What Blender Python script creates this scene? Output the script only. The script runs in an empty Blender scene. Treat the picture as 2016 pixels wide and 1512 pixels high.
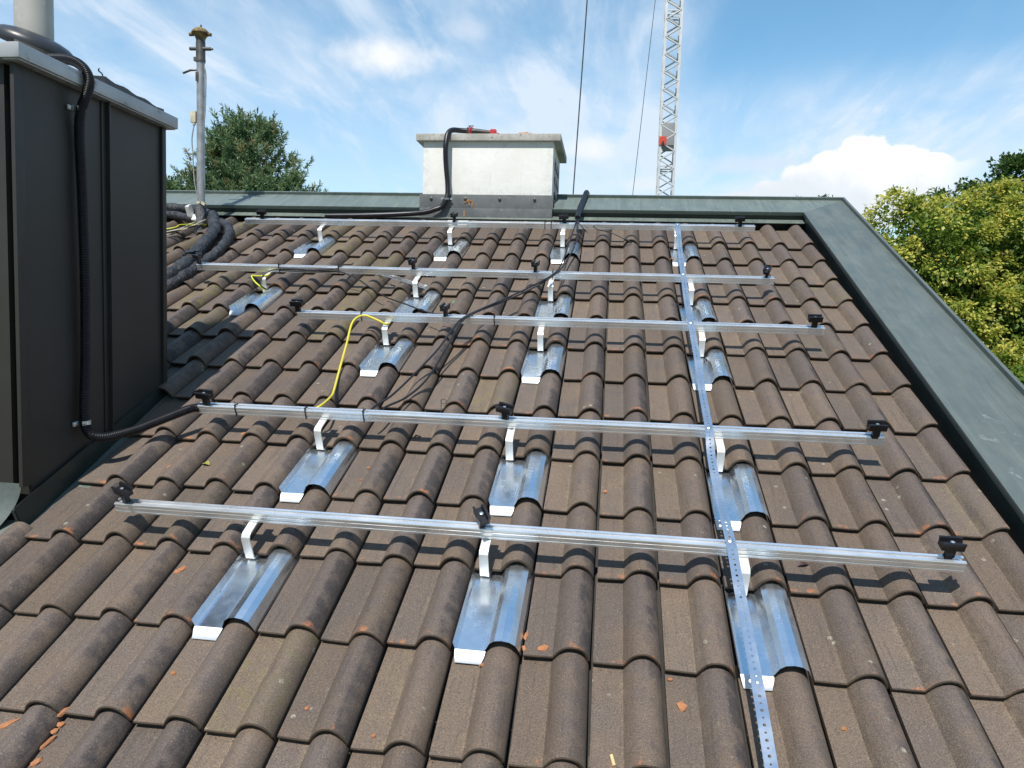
import bpy, bmesh, math, random
import numpy as np
from mathutils import Matrix, Vector
from math import sin, cos, pi, radians

random.seed(7)
rng = np.random.default_rng(11)
SC = bpy.context.scene
COL = SC.collection

# ------------------------------------------------------------------ camera
cam_d = bpy.data.cameras.new('camera')
cam = bpy.data.objects.new('camera', cam_d)
COL.objects.link(cam)
cam_d.sensor_width = 36.0
cam_d.sensor_fit = 'HORIZONTAL'
cam_d.lens = 26.125
cam_d.clip_start = 0.05
cam_d.clip_end = 3000
RX = Vector((0.99128153, 0.12779931, 0.03206668))
UY = Vector((-0.04220606, 0.07743665, 0.99610352))
BZ = Vector((0.1248182, -0.98877242, 0.08215542))
cam.matrix_world = Matrix(((RX.x, UY.x, BZ.x, 0.21627), (RX.y, UY.y, BZ.y, -2.14284),
                           (RX.z, UY.z, BZ.z, 0.99283), (0, 0, 0, 1)))
SC.camera = cam

TH = 0.4310818            # roof pitch
RM = Matrix.Rotation(TH, 4, 'X')
def RP(u, v, n=0.0):      # roof coordinates (along row, up slope, off the slope) -> world
    return RM @ Vector((u, v, n))

# ------------------------------------------------------------------ light, sky, exposure
SUN_ROOF = Vector((-0.10, -0.105, 1.0))
SUN_DIR = (RM @ SUN_ROOF).normalized()
SUN_EL = math.asin(SUN_DIR.z)
SUN_AZ = math.atan2(SUN_DIR.x, SUN_DIR.y)
sun_d = bpy.data.lights.new('sun', 'SUN')
sun_d.energy = 5.0
sun_d.angle = radians(0.53)
sun_d.color = (1.0, 0.955, 0.89)
sun = bpy.data.objects.new('sun', sun_d)
COL.objects.link(sun)
sun.rotation_euler = (-SUN_DIR).to_track_quat('-Z', 'Y').to_euler()
sun.location = (0, 0, 30)

SC.view_settings.view_transform = 'Standard'
SC.view_settings.look = 'None'
SC.view_settings.exposure = 0.10
SC.view_settings.gamma = 1.0

class NT:
    """small helper to write node trees as expressions"""
    def __init__(self, tree):
        self.t = tree
        self.n = tree.nodes
        self.l = tree.links
    def new(self, typ, **kw):
        nd = self.n.new(typ)
        for k, v in kw.items():
            setattr(nd, k, v)
        return nd
    def put(self, sock, val):
        if isinstance(val, bpy.types.NodeSocket):
            self.l.new(val, sock)
        elif val is not None:
            if isinstance(val, (int, float)) and hasattr(sock.default_value, '__len__'):
                val = (val, val, val, 1)[:len(sock.default_value)]
            if not isinstance(val, (int, float)) and len(sock.default_value) == 4 and len(val) == 3:
                val = tuple(val) + (1,)
            sock.default_value = val
    def m(self, op, a, b=None, c=None, clamp=False):
        nd = self.new('ShaderNodeMath', operation=op, use_clamp=clamp)
        self.put(nd.inputs[0], a); self.put(nd.inputs[1], b); self.put(nd.inputs[2], c)
        return nd.outputs[0]
    def add(self, a, b): return self.m('ADD', a, b)
    def sub(self, a, b): return self.m('SUBTRACT', a, b)
    def mul(self, a, b): return self.m('MULTIPLY', a, b)
    def maxi(self, a, b): return self.m('MAXIMUM', a, b)
    def ramp(self, x, a, b, lo=0.0, hi=1.0, kind='SMOOTHSTEP'):
        nd = self.new('ShaderNodeMapRange', interpolation_type=kind)
        nd.clamp = True if kind == 'LINEAR' else nd.clamp
        self.put(nd.inputs[0], x); self.put(nd.inputs[1], a); self.put(nd.inputs[2], b)
        self.put(nd.inputs[3], lo); self.put(nd.inputs[4], hi)
        return nd.outputs[0]
    def mix(self, f, a, b, blend='MIX'):
        nd = self.new('ShaderNodeMix', data_type='RGBA', blend_type=blend)
        self.put(nd.inputs[0], f); self.put(nd.inputs[6], a); self.put(nd.inputs[7], b)
        return nd.outputs[2]
    def noise(self, vec=None, scale=5.0, detail=4.0, rough=0.55, dist=0.0, w=None, out=0):
        nd = self.new('ShaderNodeTexNoise')
        if w is not None:
            nd.noise_dimensions = '4D'; self.put(nd.inputs['W'], w)
        if vec is not None: self.l.new(vec, nd.inputs['Vector'])
        nd.inputs['Scale'].default_value = scale
        nd.inputs['Detail'].default_value = detail
        nd.inputs['Roughness'].default_value = rough
        nd.inputs['Distortion'].default_value = dist
        return nd.outputs[out]
    def voro(self, vec=None, scale=5.0, out='Distance', rnd=1.0):
        nd = self.new('ShaderNodeTexVoronoi')
        if vec is not None: self.l.new(vec, nd.inputs['Vector'])
        nd.inputs['Scale'].default_value = scale
        nd.inputs['Randomness'].default_value = rnd
        return nd.outputs[out]
    def mapping(self, vec, scale=(1, 1, 1), rot=(0, 0, 0), loc=(0, 0, 0)):
        nd = self.new('ShaderNodeMapping')
        self.l.new(vec, nd.inputs[0])
        nd.inputs['Location'].default_value = loc
        nd.inputs['Rotation'].default_value = rot
        nd.inputs['Scale'].default_value = scale
        return nd.outputs[0]
    def comb(self, x, y, z):
        nd = self.new('ShaderNodeCombineXYZ')
        for i, a in enumerate((x, y, z)): self.put(nd.inputs[i], a)
        return nd.outputs[0]
    def sep(self, v):
        nd = self.new('ShaderNodeSeparateXYZ')
        self.l.new(v, nd.inputs[0])
        return nd.outputs

world = bpy.data.worlds.new('World')
SC.world = world
world.use_nodes = True
def build_sky():
    T = NT(world.node_tree)
    T.n.clear()
    out = T.new('ShaderNodeOutputWorld')
    bg = T.new('ShaderNodeBackground')
    bg.inputs['Strength'].default_value = 0.1
    T.l.new(bg.outputs[0], out.inputs[0])
    sky = T.new('ShaderNodeTexSky', sky_type='NISHITA')
    sky.sun_disc = False
    sky.sun_elevation = SUN_EL
    sky.sun_rotation = SUN_AZ
    sky.altitude = 400
    sky.air_density = 1.0
    sky.dust_density = 0.6
    sky.ozone_density = 2.0
    d = T.new('ShaderNodeTexCoord').outputs['Generated']
    x, y, z = T.sep(d)
    az = T.m('ARCTAN2', x, y)
    el = T.m('ARCSINE', z)
    # photographs of such skies are more saturated than the plain model
    hs = T.new('ShaderNodeHueSaturation')
    hs.inputs['Saturation'].default_value = 1.14
    hs.inputs['Hue'].default_value = .483
    fr = T.ramp(y, -.15, .25)
    T.put(hs.inputs['Value'], T.mul(T.add(.85, T.mul(fr, .95)), T.ramp(el, .35, 1.05, 1.0, 1.45)))
    T.l.new(sky.outputs[0], hs.inputs['Color'])
    col = hs.outputs[0]
    # high thin cirrus, on a plane far overhead
    zz = T.maxi(T.add(z, 0.12), 0.02)
    P = T.comb(T.m('DIVIDE', x, zz), T.m('DIVIDE', y, zz), 0.0)
    P1 = T.mapping(P, scale=(1.0, 0.42, 1), rot=(0, 0, radians(-28)))
    warp = T.noise(P1, 1.3, 3, 0.5, out=1)
    wv = T.new('ShaderNodeVectorMath', operation='MULTIPLY_ADD')
    T.l.new(warp, wv.inputs[0]); wv.inputs[1].default_value = (0.9, 0.9, 0.9); T.l.new(P1, wv.inputs[2])
    n1 = T.noise(wv.outputs[0], 1.15, 8, 0.6)
    n2 = T.noise(T.mapping(P, scale=(2.6, 0.7, 1), rot=(0, 0, radians(-42))), 2.0, 6, 0.6, 0.6)
    cir = T.ramp(T.add(T.mul(n1, 0.75), T.mul(n2, 0.25)), 0.40, 0.66)
    low = T.mul(T.ramp(el, 0.40, 0.18), T.add(.55, T.mul(T.ramp(n1, .38, .62), .6)))                              # veil thickens towards the horizon
    right = T.mul(T.ramp(az, 0.02, 0.16), T.ramp(az, 0.62, 0.42))
    clear = T.mul(right, T.ramp(T.add(el, T.mul(T.sub(n1, 0.5), 0.12)), 0.265, 0.33))   # open blue upper right
    strk = T.ramp(T.add(T.mul(n2, .6), T.mul(n1, .4)), .49, .66)
    amt = T.add(T.add(T.mul(cir, 0.42), T.mul(low, 0.62)), T.mul(strk, .34))
    amt = T.mul(amt, T.sub(1.0, T.mul(clear, 0.85)))
    top = T.ramp(el, 0.5, 0.8)
    amt = T.mul(amt, T.sub(1.0, T.mul(top, 0.62)))
    amt = T.mul(T.m('MINIMUM', amt, 0.86), T.add(.35, T.mul(fr, .65)))
    col = T.mix(amt, col, (7.4, 8.4, 9.6, 1))
    # cumulus at fixed bearings
    nz = T.noise(d, 26.0, 8, 0.58, 0.25)
    nzf = T.noise(d, 85.0, 5, 0.6)
    rag = T.add(T.mul(T.sub(nz, 0.5), 1.5), T.mul(T.sub(nzf, 0.5), 0.35))
    nw = T.sub(T.noise(d, 9.0, 5, 0.6), 0.5)
    def blob(a, e, ra, re):
        qa = T.m('DIVIDE', T.sub(az, a), ra)
        qe = T.m('DIVIDE', T.sub(el, e), re)
        return T.sub(1.0, T.m('SQRT', T.add(T.mul(qa, qa), T.mul(qe, qe))))
    big = None
    for a, e, ra, re in ((.300, .203, .032, .034), (.268, .190, .034, .030), (.232, .178, .034, .026), (.196, .168, .034, .020),
                         (.160, .160, .034, .016), (.336, .196, .040, .024), (.372, .197, .026, .013), (.30, .160, .085, .040),
                         (.24, .150, .080, .034), (.18, .14, .09, .03), (.36, .16, .05, .028), (.40, .178, .035, .02), (.12, .145, .06, .02)):
        b = blob(a, e, ra, re)
        big = b if big is None else T.m('SMOOTH_MAX', big, b, 0.25)
    dens = T.add(big, T.mul(rag, 0.66))
    alpha = T.ramp(dens, 0.0, 0.20)
    lit = T.add(T.mul(T.sub(el, T.add(0.205, T.mul(T.sub(az, 0.29), -0.10))), 16.0), T.add(T.mul(nw, 2.2), T.mul(T.sub(nz, 0.5), 1.3)))
    ccol = T.mix(T.ramp(lit, -0.85, 0.35), (7.6, 8.2, 8.9, 1), (10.4, 10.5, 10.5, 1))
    fade = T.mul(T.ramp(az, 0.43, 0.37), T.ramp(el, 0.08, 0.15, 0.85, 1.0))
    col = T.mix(T.mul(alpha, fade), col, ccol)
    for a, e, ra, re, k, soft, cc in ((-.305, .322, .085, .030, .95, .9, (9.4, 9.6, 9.9, 1)), (-.035, .226, .050, .020, .85, .8, (8.9, 9.2, 9.6, 1)),
                                      (.045, .183, .040, .012, .5, .9, (8.4, 8.8, 9.4, 1)), (.165, .205, .085, .016, .55, .9, (7.4, 7.9, 8.8, 1)),
                                      (-.20, .36, .05, .02, .4, 1.0, (8.6, 9.0, 9.6, 1))):
        b = T.add(blob(a, e, ra, re), T.mul(rag, 0.62))
        al = T.mul(T.ramp(b, -0.05, soft), k)
        col = T.mix(al, col, cc)
    T.l.new(col, bg.inputs['Color'])
build_sky()

# ------------------------------------------------------------------ mesh helpers
class MB:
    def __init__(self):
        self.v = []; self.f = []
    def vert(self, p):
        self.v.append(tuple(p)); return len(self.v) - 1
    def add(self, vs, fs):
        o = len(self.v)
        self.v += [tuple(p) for p in vs]
        self.f += [tuple(i + o for i in f) for f in fs]
        return self
    def box(self, c, s, rot=None, bev=0.0):
        bm = bmesh.new()
        bmesh.ops.create_cube(bm, size=1.0)
        for q in bm.verts: q.co = Vector((q.co.x * s[0], q.co.y * s[1], q.co.z * s[2]))
        if bev > 0:
            bmesh.ops.bevel(bm, geom=bm.edges[:], offset=bev, segments=2, affect='EDGES', profile=0.7)
        M = (rot if rot is not None else Matrix.Identity(3)).to_3x3()
        bm.verts.index_update()
        self.add([M @ q.co + Vector(c) for q in bm.verts], [[w.index for w in f.verts] for f in bm.faces])
        bm.free()
        return self
    def ext(self, outline, axis, a, b, caps=True):
        """extrude a closed 2-D outline along axis 0/1/2 from a to b"""
        n = len(outline); vs = []
        for t in (a, b):
            for p in outline:
                q = [p[0], p[1]]; q.insert(axis, t); vs.append(q)
        fs = [(i, (i + 1) % n, n + (i + 1) % n, n + i) for i in range(n)]
        if caps: fs += [tuple(range(n - 1, -1, -1)), tuple(range(n, 2 * n))]
        return self.add(vs, fs)
    def tube(self, pts, r, seg=8, cap=True):
        pts = [Vector(p) for p in pts]
        n = len(pts); rs = r if hasattr(r, '__len__') else [r] * n
        t0 = (pts[1] - pts[0]).normalized()
        up = Vector((0, 0, 1)) if abs(t0.z) < 0.9 else Vector((1, 0, 0))
        side = t0.cross(up).normalized(); vs = []
        for i, p in enumerate(pts):
            t = (pts[min(i + 1, n - 1)] - pts[max(i - 1, 0)]).normalized()
            side = (side - t * side.dot(t)).normalized()
            nn = side.cross(t)
            for j in range(seg):
                a = 2 * pi * j / seg
                vs.append(p + (side * cos(a) + nn * sin(a)) * rs[i])
        fs = []
        for i in range(n - 1):
            for j in range(seg):
                k = (j + 1) % seg
                fs.append((i * seg + j, i * seg + k, (i + 1) * seg + k, (i + 1) * seg + j))
        if cap:
            fs.append(tuple(range(seg))); fs.append(tuple(range((n - 1) * seg + seg - 1, (n - 1) * seg - 1, -1)))
        return self.add(vs, fs)
    def lathe(self, prof, c=(0, 0, 0), seg=24, rot=None):
        vs = []; n = len(prof)
        M = rot if rot is not None else Matrix.Identity(3)
        for r, z in prof:
            for j in range(seg):
                a = 2 * pi * j / seg
                vs.append(M @ Vector((r * cos(a), r * sin(a), z)) + Vector(c))
        fs = []
        for i in range(n - 1):
            for j in range(seg):
                k = (j + 1) % seg
                fs.append((i * seg + j, i * seg + k, (i + 1) * seg + k, (i + 1) * seg + j))
        fs.append(tuple(range(seg - 1, -1, -1))); fs.append(tuple(range((n - 1) * seg, n * seg)))
        return self.add(vs, fs)

def spline(pts, n=8):
    """Catmull-Rom through the points"""
    P = [Vector(p) for p in pts]
    P = [P[0] * 2 - P[1]] + P + [P[-1] * 2 - P[-2]]
    out = []
    for i in range(1, len(P) - 2):
        a, b, c, d = P[i - 1:i + 3]
        for k in range(n):
            t = k / n
            out.append(0.5 * ((2 * b) + (c - a) * t + (2 * a - 5 * b + 4 * c - d) * t * t + (3 * b - a - 3 * c + d) * t ** 3))
    out.append(P[-2])
    return out
def resample(pts, step):
    out = [pts[0]]; acc = 0.0
    for a, b in zip(pts[:-1], pts[1:]):
        d = (b - a).length
        while acc + d >= step and d > 1e-9:
            t = (step - acc) / d
            a = a + (b - a) * t
            out.append(a.copy()); d = (b - a).length; acc = 0.0
        acc += d
    return out

WM = {}   # world matrices of what has been placed
def link(o, M, parent=None):
    COL.objects.link(o)
    WM[o.name] = M
    if parent is not None:
        o.parent = parent
        L_ = WM[parent.name].inverted() @ M
    else:
        L_ = M
    loc, rot, sc = L_.decompose()
    o.location = loc; o.rotation_euler = rot.to_euler(); o.scale = sc
    return o
def tag(o, label, cat, group=None, kind=None):
    if label: o['label'] = label
    if cat: o['category'] = cat
    if group: o['group'] = group
    if kind: o['kind'] = kind
    return o
def thing(name, label, cat, M, group=None):
    o = bpy.data.objects.new(name, None)
    o.empty_display_size = 0.1
    link(o, M)
    return tag(o, label, cat, group)
def mesh_of(name, mb, mat, smooth=35):
    me = bpy.data.meshes.new(name)
    me.from_pydata(mb.v, [], mb.f)
    me.update()
    if smooth is not None:
        me.polygons.foreach_set('use_smooth', [True] * len(me.polygons))
        me.set_sharp_from_angle(angle=radians(smooth))
    for mt in (mat if isinstance(mat, (list, tuple)) else [mat]): me.materials.append(mt)
    return me
def fixn(me):
    bm = bmesh.new(); bm.from_mesh(me)
    bmesh.ops.recalc_face_normals(bm, faces=bm.faces[:])
    bm.to_mesh(me); bm.free()
def part(name, mb, mat, parent, M=None, smooth=35, label=None, recalc=True):
    """mesh in the parent's own frame unless another frame M is given"""
    me = mesh_of(name, mb, mat, None)
    if recalc: fixn(me)
    if smooth is not None:
        me.polygons.foreach_set('use_smooth', [True] * len(me.polygons))
        me.set_sharp_from_angle(angle=radians(smooth))
    o = bpy.data.objects.new(name, me)
    link(o, M if M is not None else WM[parent.name], parent)
    if label: o['label'] = label
    return o
def single(name, mb, mat, label, cat, M, group=None, smooth=35, kind=None):
    me = mesh_of(name, mb, mat, None)
    fixn(me)
    if smooth is not None:
        me.polygons.foreach_set('use_smooth', [True] * len(me.polygons))
        me.set_sharp_from_angle(angle=radians(smooth))
    o = bpy.data.objects.new(name, me)
    link(o, M)
    return tag(o, label, cat, group, kind)
def kids(o): return [c for c in bpy.data.objects if c.parent == o]
def dup(root, M, label, group=None):
    r = root.copy(); link(r, M)
    r['label'] = label
    if group: r['group'] = group
    for ch in kids(root):
        if ch.name == r.name: continue
        c = ch.copy()
        link(c, M @ (WM[root.name].inverted() @ WM[ch.name]), r)
        for g in kids(ch):
            e = g.copy(); link(e, WM[c.name] @ (WM[ch.name].inverted() @ WM[g.name]), c)
    return r
def T3(u, v, n=0.0): return Matrix.Translation((u, v, n))
def RT(u, v, n=0.0, rz=0.0): return RM @ Matrix.Translation((u, v, n)) @ Matrix.Rotation(rz, 4, 'Z')
def WT(x, y, z, rz=0.0): return Matrix.Translation((x, y, z)) @ Matrix.Rotation(rz, 4, 'Z')

# ------------------------------------------------------------------ materials
def mat(name):
    m = bpy.data.materials.new(name); m.use_nodes = True
    T = NT(m.node_tree); T.n.clear()
    out = T.new('ShaderNodeOutputMaterial'); b = T.new('ShaderNodeBsdfPrincipled')
    T.l.new(b.outputs[0], out.inputs[0])
    return m, T, b
def bump(T, b, h, dist=0.002, strength=0.6):
    nd = T.new('ShaderNodeBump'); nd.inputs['Strength'].default_value = strength; nd.inputs['Distance'].default_value = dist
    T.l.new(h, nd.inputs['Height']); T.l.new(nd.outputs[0], b.inputs['Normal'])
def simple(name, c1, c2=None, scale=8.0, rough=0.5, metal=0.0, bmp=0.0, c3=None, lo=.35, hi=.65, detail=5, spec=None, rvar=0.0):
    m, T, b = mat(name)
    co = T.new('ShaderNodeTexCoord').outputs['Object']
    n = T.noise(co, scale, detail, 0.6)
    col = T.mix(T.ramp(n, lo, hi), c1, c2 if c2 is not None else c1)
    if c3 is not None:
        n3 = T.noise(co, scale * 4.3, 6, 0.7)
        col = T.mix(T.ramp(n3, .56, .68), col, c3)
    T.put(b.inputs['Base Color'], col)
    b.inputs['Metallic'].default_value = metal
    if rvar: T.put(b.inputs['Roughness'], T.ramp(T.noise(co, scale * 2, 4), .3, .7, rough - rvar, rough + rvar))
    else: b.inputs['Roughness'].default_value = rough
    if spec is not None: b.inputs['Specular IOR Level'].default_value = spec
    if bmp: bump(T, b, T.noise(co, scale * 12, 5, .6), bmp)
    return m

def tile_material():
    m, T, b = mat('concrete_tile')
    uvn = T.new('ShaderNodeUVMap'); uvn.uv_map = 'tile'
    x, v, _ = T.sep(uvn.outputs[0])                # 0..1 across the tile, 0..1 up it
    at = T.new('ShaderNodeAttribute'); at.attribute_name = 'rnd'
    r1, r2, r3 = T.sep(at.outputs['Color'])
    co = T.new('ShaderNodeTexCoord').outputs['Object']
    off = T.new('ShaderNodeVectorMath', operation='ADD')
    T.l.new(co, off.inputs[0]); T.l.new(at.outputs['Color'], off.inputs[1])
    P = off.outputs[0]
    big = T.noise(P, 5.5, 5, 0.6)
    mid = T.noise(P, 22, 6, 0.65)
    fine = T.noise(P, 240, 4, 0.7)
    fine2 = T.noise(P, 620, 2, 0.6)
    warm, cool = (0.134, 0.101, 0.077, 1), (0.115, 0.092, 0.079, 1)
    col = T.mix(T.ramp(T.add(big, T.mul(T.sub(r1, .5), .35)), .38, .62), warm, cool)
    # clean purplish crown of the roll, dusty everywhere else
    roll = T.mul(T.ramp(x, .46, .56), T.ramp(x, .96, .82))
    body = T.mul(T.ramp(v, .10, .26), roll)
    col = T.mix(T.mul(T.mul(body, .45), T.ramp(T.add(mid, T.mul(big, .4)), .52, .80)), col, (0.108, 0.088, 0.084, 1))
    # yellowish dust in the pans and along creases
    crease = T.m('MULTIPLY', T.ramp(T.m('ABSOLUTE', T.sub(x, .47)), .13, .0), 1.0)
    pan = T.ramp(x, .50, .40)
    dust = T.add(T.mul(pan, .16), T.mul(crease, .42))
    dust = T.mul(dust, T.ramp(T.add(T.mul(mid, .6), T.mul(fine, .5)), .48, .68))
    dust = T.mul(dust, T.ramp(r2, .0, 1.0, .45, 1.25, 'LINEAR'))
    col = T.mix(dust, col, (0.225, 0.178, 0.118, 1))
    # run-off streaks down the slope
    sk_ = T.noise(T.mapping(P, scale=(1, .06, .3)), 75, 4, .6)
    col = T.mix(T.mul(T.ramp(sk_, .52, .72), .45), col, (0.062, 0.054, 0.050, 1))
    # dark algae stain plus painted shade along the steep right flank, ragged patches
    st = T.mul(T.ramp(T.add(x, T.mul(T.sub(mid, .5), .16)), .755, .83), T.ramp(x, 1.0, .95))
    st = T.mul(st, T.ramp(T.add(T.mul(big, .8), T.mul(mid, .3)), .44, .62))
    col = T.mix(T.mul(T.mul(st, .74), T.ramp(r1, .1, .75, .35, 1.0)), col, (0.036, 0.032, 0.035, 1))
    # moss hue on some tiles
    col = T.mix(T.mul(T.ramp(r3, .72, 1.0), T.ramp(mid, .42, .66)), col, (0.145, 0.125, 0.055, 1))
    col = T.mix(1.0, col, T.mix(r2, (.86, .86, .86, 1), (1.12, 1.12, 1.12, 1)), 'MULTIPLY')
    # grit
    g = T.add(T.mul(fine, .65), T.mul(fine2, .35))
    col = T.mix(1.0, col, T.mix(T.ramp(g, .28, .72), (.45, .45, .46, 1), (1.55, 1.52, 1.46, 1)), 'MULTIPLY')
    col = T.mix(T.ramp(T.noise(P, 330, 1, .5), .715, .77, 0, .8), col, (0.42, 0.39, 0.33, 1))
    # pale lichen rosettes, sparse
    vd = T.voro(P, 14.0)
    lich = T.mul(T.ramp(vd, .13, .09), T.ramp(T.noise(P, 3.1, 2), .54, .62))
    col = T.mix(T.mul(lich, T.ramp(fine, .35, .6)), col, (0.33, 0.32, 0.24, 1))
    # rusty orange where edges have chipped
    edge = T.maxi(T.ramp(v, .10, .015), T.mul(T.ramp(x, .965, .985), .55))
    ch = T.mul(edge, T.ramp(T.add(T.noise(P, 17, 5, .7), T.mul(T.sub(r1, .5), .12)), .56, .66))
    sp = T.mul(T.ramp(T.noise(P, 60, 4, .7), .70, .745), T.ramp(T.noise(P, 4.0, 2), .50, .62))
    col = T.mix(T.m('MINIMUM', T.add(T.mul(ch, .75), T.mul(sp, .8)), 1.0), col, (0.40, 0.155, 0.062, 1))
    # grime on the cut front face and deep in the laps
    ff = T.mul(T.ramp(v, .013, .003), T.ramp(mid, .34, .52, .55, 1.0))
    col = T.mix(T.mul(ff, .88), col, T.mix(T.ramp(mid, .4, .6), (0.026, 0.019, 0.014, 1), (0.066, 0.047, 0.030, 1)))
    T.put(b.inputs['Base Color'], col)
    T.put(b.inputs['Roughness'], T.ramp(mid, .3, .7, .66, .86))
    b.inputs['Specular IOR Level'].default_value = .38
    bump(T, b, T.add(T.mul(fine, .7), T.mul(mid, .5)), .0016, .7)
    return m
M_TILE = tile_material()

def metal_mat(name, base, rough, streak_axis=None, wav=0.0, dark=0.86, metal=1.0, sc=60):
    m, T, b = mat(name)
    co = T.new('ShaderNodeTexCoord').outputs['Object']
    s = [1, 1, 1]
    if streak_axis is not None: s[streak_axis] = 0.02
    n = T.noise(T.mapping(co, scale=s), sc, 5, .6)
    T.put(b.inputs['Base Color'], T.mix(T.ramp(n, .3, .7), tuple(c * dark for c in base), base))
    b.inputs['Metallic'].default_value = metal
    n2 = T.noise(co, 9, 4, .6)
    T.put(b.inputs['Roughness'], T.ramp(n2, .3, .7, rough * .75, rough * 1.3))
    if wav:
        bump(T, b, T.add(T.noise(co, 7, 2, .5), T.mul(n, .05)), wav, .5)
    return m
M_ZINC = metal_mat('galvanised_sheet', (.78, .83, .88), .25, None, 0, .92, metal=.96, sc=30)
M_FLAP = metal_mat('galvanised_edge', (.70, .73, .77), .42, None, 0, .95, metal=.5)
M_RAIL = metal_mat('aluminium_rail', (.90, .91, .92), .30, 0, .0, .985, metal=.80, sc=90)
M_HOOK = metal_mat('stainless_hook', (.84, .84, .82), .42, 2, 0, .93, metal=.55)
M_STRAP = metal_mat('perforated_steel', (.70, .73, .78), .3, 1, .0, .92, metal=.9, sc=90)
M_BOLT = metal_mat('bolt_steel', (.82, .83, .84), .3)
M_BLACK = simple('black_anodised', (.010, .010, .012), (.018, .018, .022), 20, .38, .2)
M_CABLE = simple('black_cable', (.009, .009, .011), (.015, .015, .018), 30, .45)
M_COND = simple('black_conduit', (.008, .008, .011), (.013, .013, .018), 20, .36)
M_TIE = simple('tie_nylon', (.008, .008, .008), None, 10, .5)
M_YEL = simple('yellow_insulation', (.66, .56, .03), (.58, .50, .035), 9, .5)
M_YELG = simple('yellow_green_insulation', (.55, .62, .03), (.66, .64, .05), 25, .4)
M_CLEAR = None

def patina(name, a, b_, c, rough=.5, metal=.15, spots=True):
    m, T, b = mat(name)
    co = T.new('ShaderNodeTexCoord').outputs['Object']
    big = T.noise(co, 2.2, 6, .6, .5)
    fin = T.noise(T.mapping(co, scale=(1, .35, 1)), 14, 7, .7)
    col = T.mix(T.ramp(T.add(T.mul(big, .6), T.mul(fin, .4)), .38, .62), a, b_)
    if spots:
        s = T.mul(T.ramp(T.noise(co, 9, 8, .75, .8), .60, .68), T.ramp(T.noise(co, 1.3, 3), .42, .6))
        col = T.mix(T.mul(s, .8), col, c)
        rn_ = T.noise(T.mapping(co, scale=(9, .5, 9) if True else (1, 1, 1)), 4.0, 5, .65)
        col = T.mix(T.mul(T.ramp(rn_, .52, .70), .30), col, tuple(c_ * 1.5 for c_ in b_))
        col = T.mix(T.mul(T.ramp(rn_, .46, .34), .30), col, tuple(c_ * .55 for c_ in a))
        sc_ = T.noise(T.mapping(co, scale=(1, 1, 1), rot=(0, 0, .6)), 30, 3, .5, 2.2)
        col = T.mix(T.mul(T.ramp(T.m('ABSOLUTE', T.sub(sc_, .5)), .012, .0), T.mul(T.ramp(T.noise(co, 2.3, 2), .58, .66), .45)), col, (.36, .40, .37, 1))
        dr = T.ramp(T.noise(co, 55, 3, .6), .735, .77)
        col = T.mix(T.mul(dr, .7), col, (.42, .46, .42, 1))
    T.put(b.inputs['Base Color'], col)
    T.put(b.inputs['Roughness'], T.ramp(fin, .3, .7, rough - .1, rough + .14))
    b.inputs['Metallic'].default_value = metal
    bump(T, b, T.noise(co, 6, 3, .5), .006, .35)
    return m
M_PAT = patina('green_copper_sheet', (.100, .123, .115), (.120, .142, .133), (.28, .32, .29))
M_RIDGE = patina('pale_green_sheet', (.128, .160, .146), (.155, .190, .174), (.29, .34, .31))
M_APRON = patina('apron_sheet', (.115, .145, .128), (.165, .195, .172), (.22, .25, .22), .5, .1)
M_FLASH_SHADE = patina('dark_green_flashing_and_shade', (.020, .030, .026), (.030, .042, .037), (.05, .065, .058), .45, .1, False)  # base flashing's own dark green; on ridge and verge walls it paints shade
M_DARKP = simple('grey_lead', (.105, .115, .118), (.150, .160, .160), 6, .5, .15, c3=(.20, .21, .20))
M_LEADRUST = simple('rust_streak', (.42, .19, .06), (.30, .15, .07), 30, .8)
M_PANEL = simple('brown_aluminium', (.034, .0325, .030), (.042, .040, .037), 1.6, .45, 0, spec=.4, rvar=.05)
M_PANELF = M_PANEL
M_CAPM = simple('weathered_zinc', (.33, .345, .36), (.45, .46, .47), 5, .42, .45, c3=(.16, .16, .15), rvar=.08)
M_RUB = simple('black_rubber', (.020, .023, .028), (.035, .038, .044), 8, .38)
M_PVC = simple('grey_pipe', (.40, .39, .36), (.46, .45, .42), 3, .5, c3=(.52, .51, .48))
M_PLAST = simple('white_render', (.70, .70, .665), (.755, .755, .73), 3.5, .9, 0, .004)
def stained_render():
    m, T, b = mat('white_render_stained')
    co = T.new('ShaderNodeTexCoord').outputs['Object']
    x, y, z = T.sep(co)
    n = T.noise(co, 4, 6, .65); f = T.noise(co, 26, 6, .7); run = T.noise(T.mapping(co, scale=(1, 1, .08)), 18, 5, .65)
    col = T.mix(T.ramp(n, .35, .65), (.73, .73, .69, 1), (.79, .79, .765, 1))
    ex = T.ramp(T.m('ABSOLUTE', T.add(x, .817)), .44, .545)
    ez = T.maxi(T.ramp(z, 2.14, 2.02), T.mul(T.ramp(z, 2.34, 2.46), .6))
    k = T.maxi(T.mul(ex, .9), T.mul(ez, .8))
    col = T.mix(T.mul(T.mul(k, T.ramp(T.add(T.mul(f, .5), T.mul(n, .5)), .44, .64)), .6), col, (.40, .40, .37, 1))
    col = T.mix(T.mul(T.ramp(run, .58, .72), .22), col, (.42, .41, .37, 1))
    ck = T.ramp(T.m('ABSOLUTE', T.sub(T.noise(co, 3.2, 5, .6, .4), .5)), .006, .0)
    col = T.mix(T.mul(ck, T.mul(T.ramp(n, .5, .6), .35)), col, (.3, .29, .27, 1))
    T.put(b.inputs['Base Color'], col); b.inputs['Roughness'].default_value = .92
    bump(T, b, T.add(f, T.mul(n, .5)), .004, .5)
    return m
M_PLASTC = stained_render()
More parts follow.
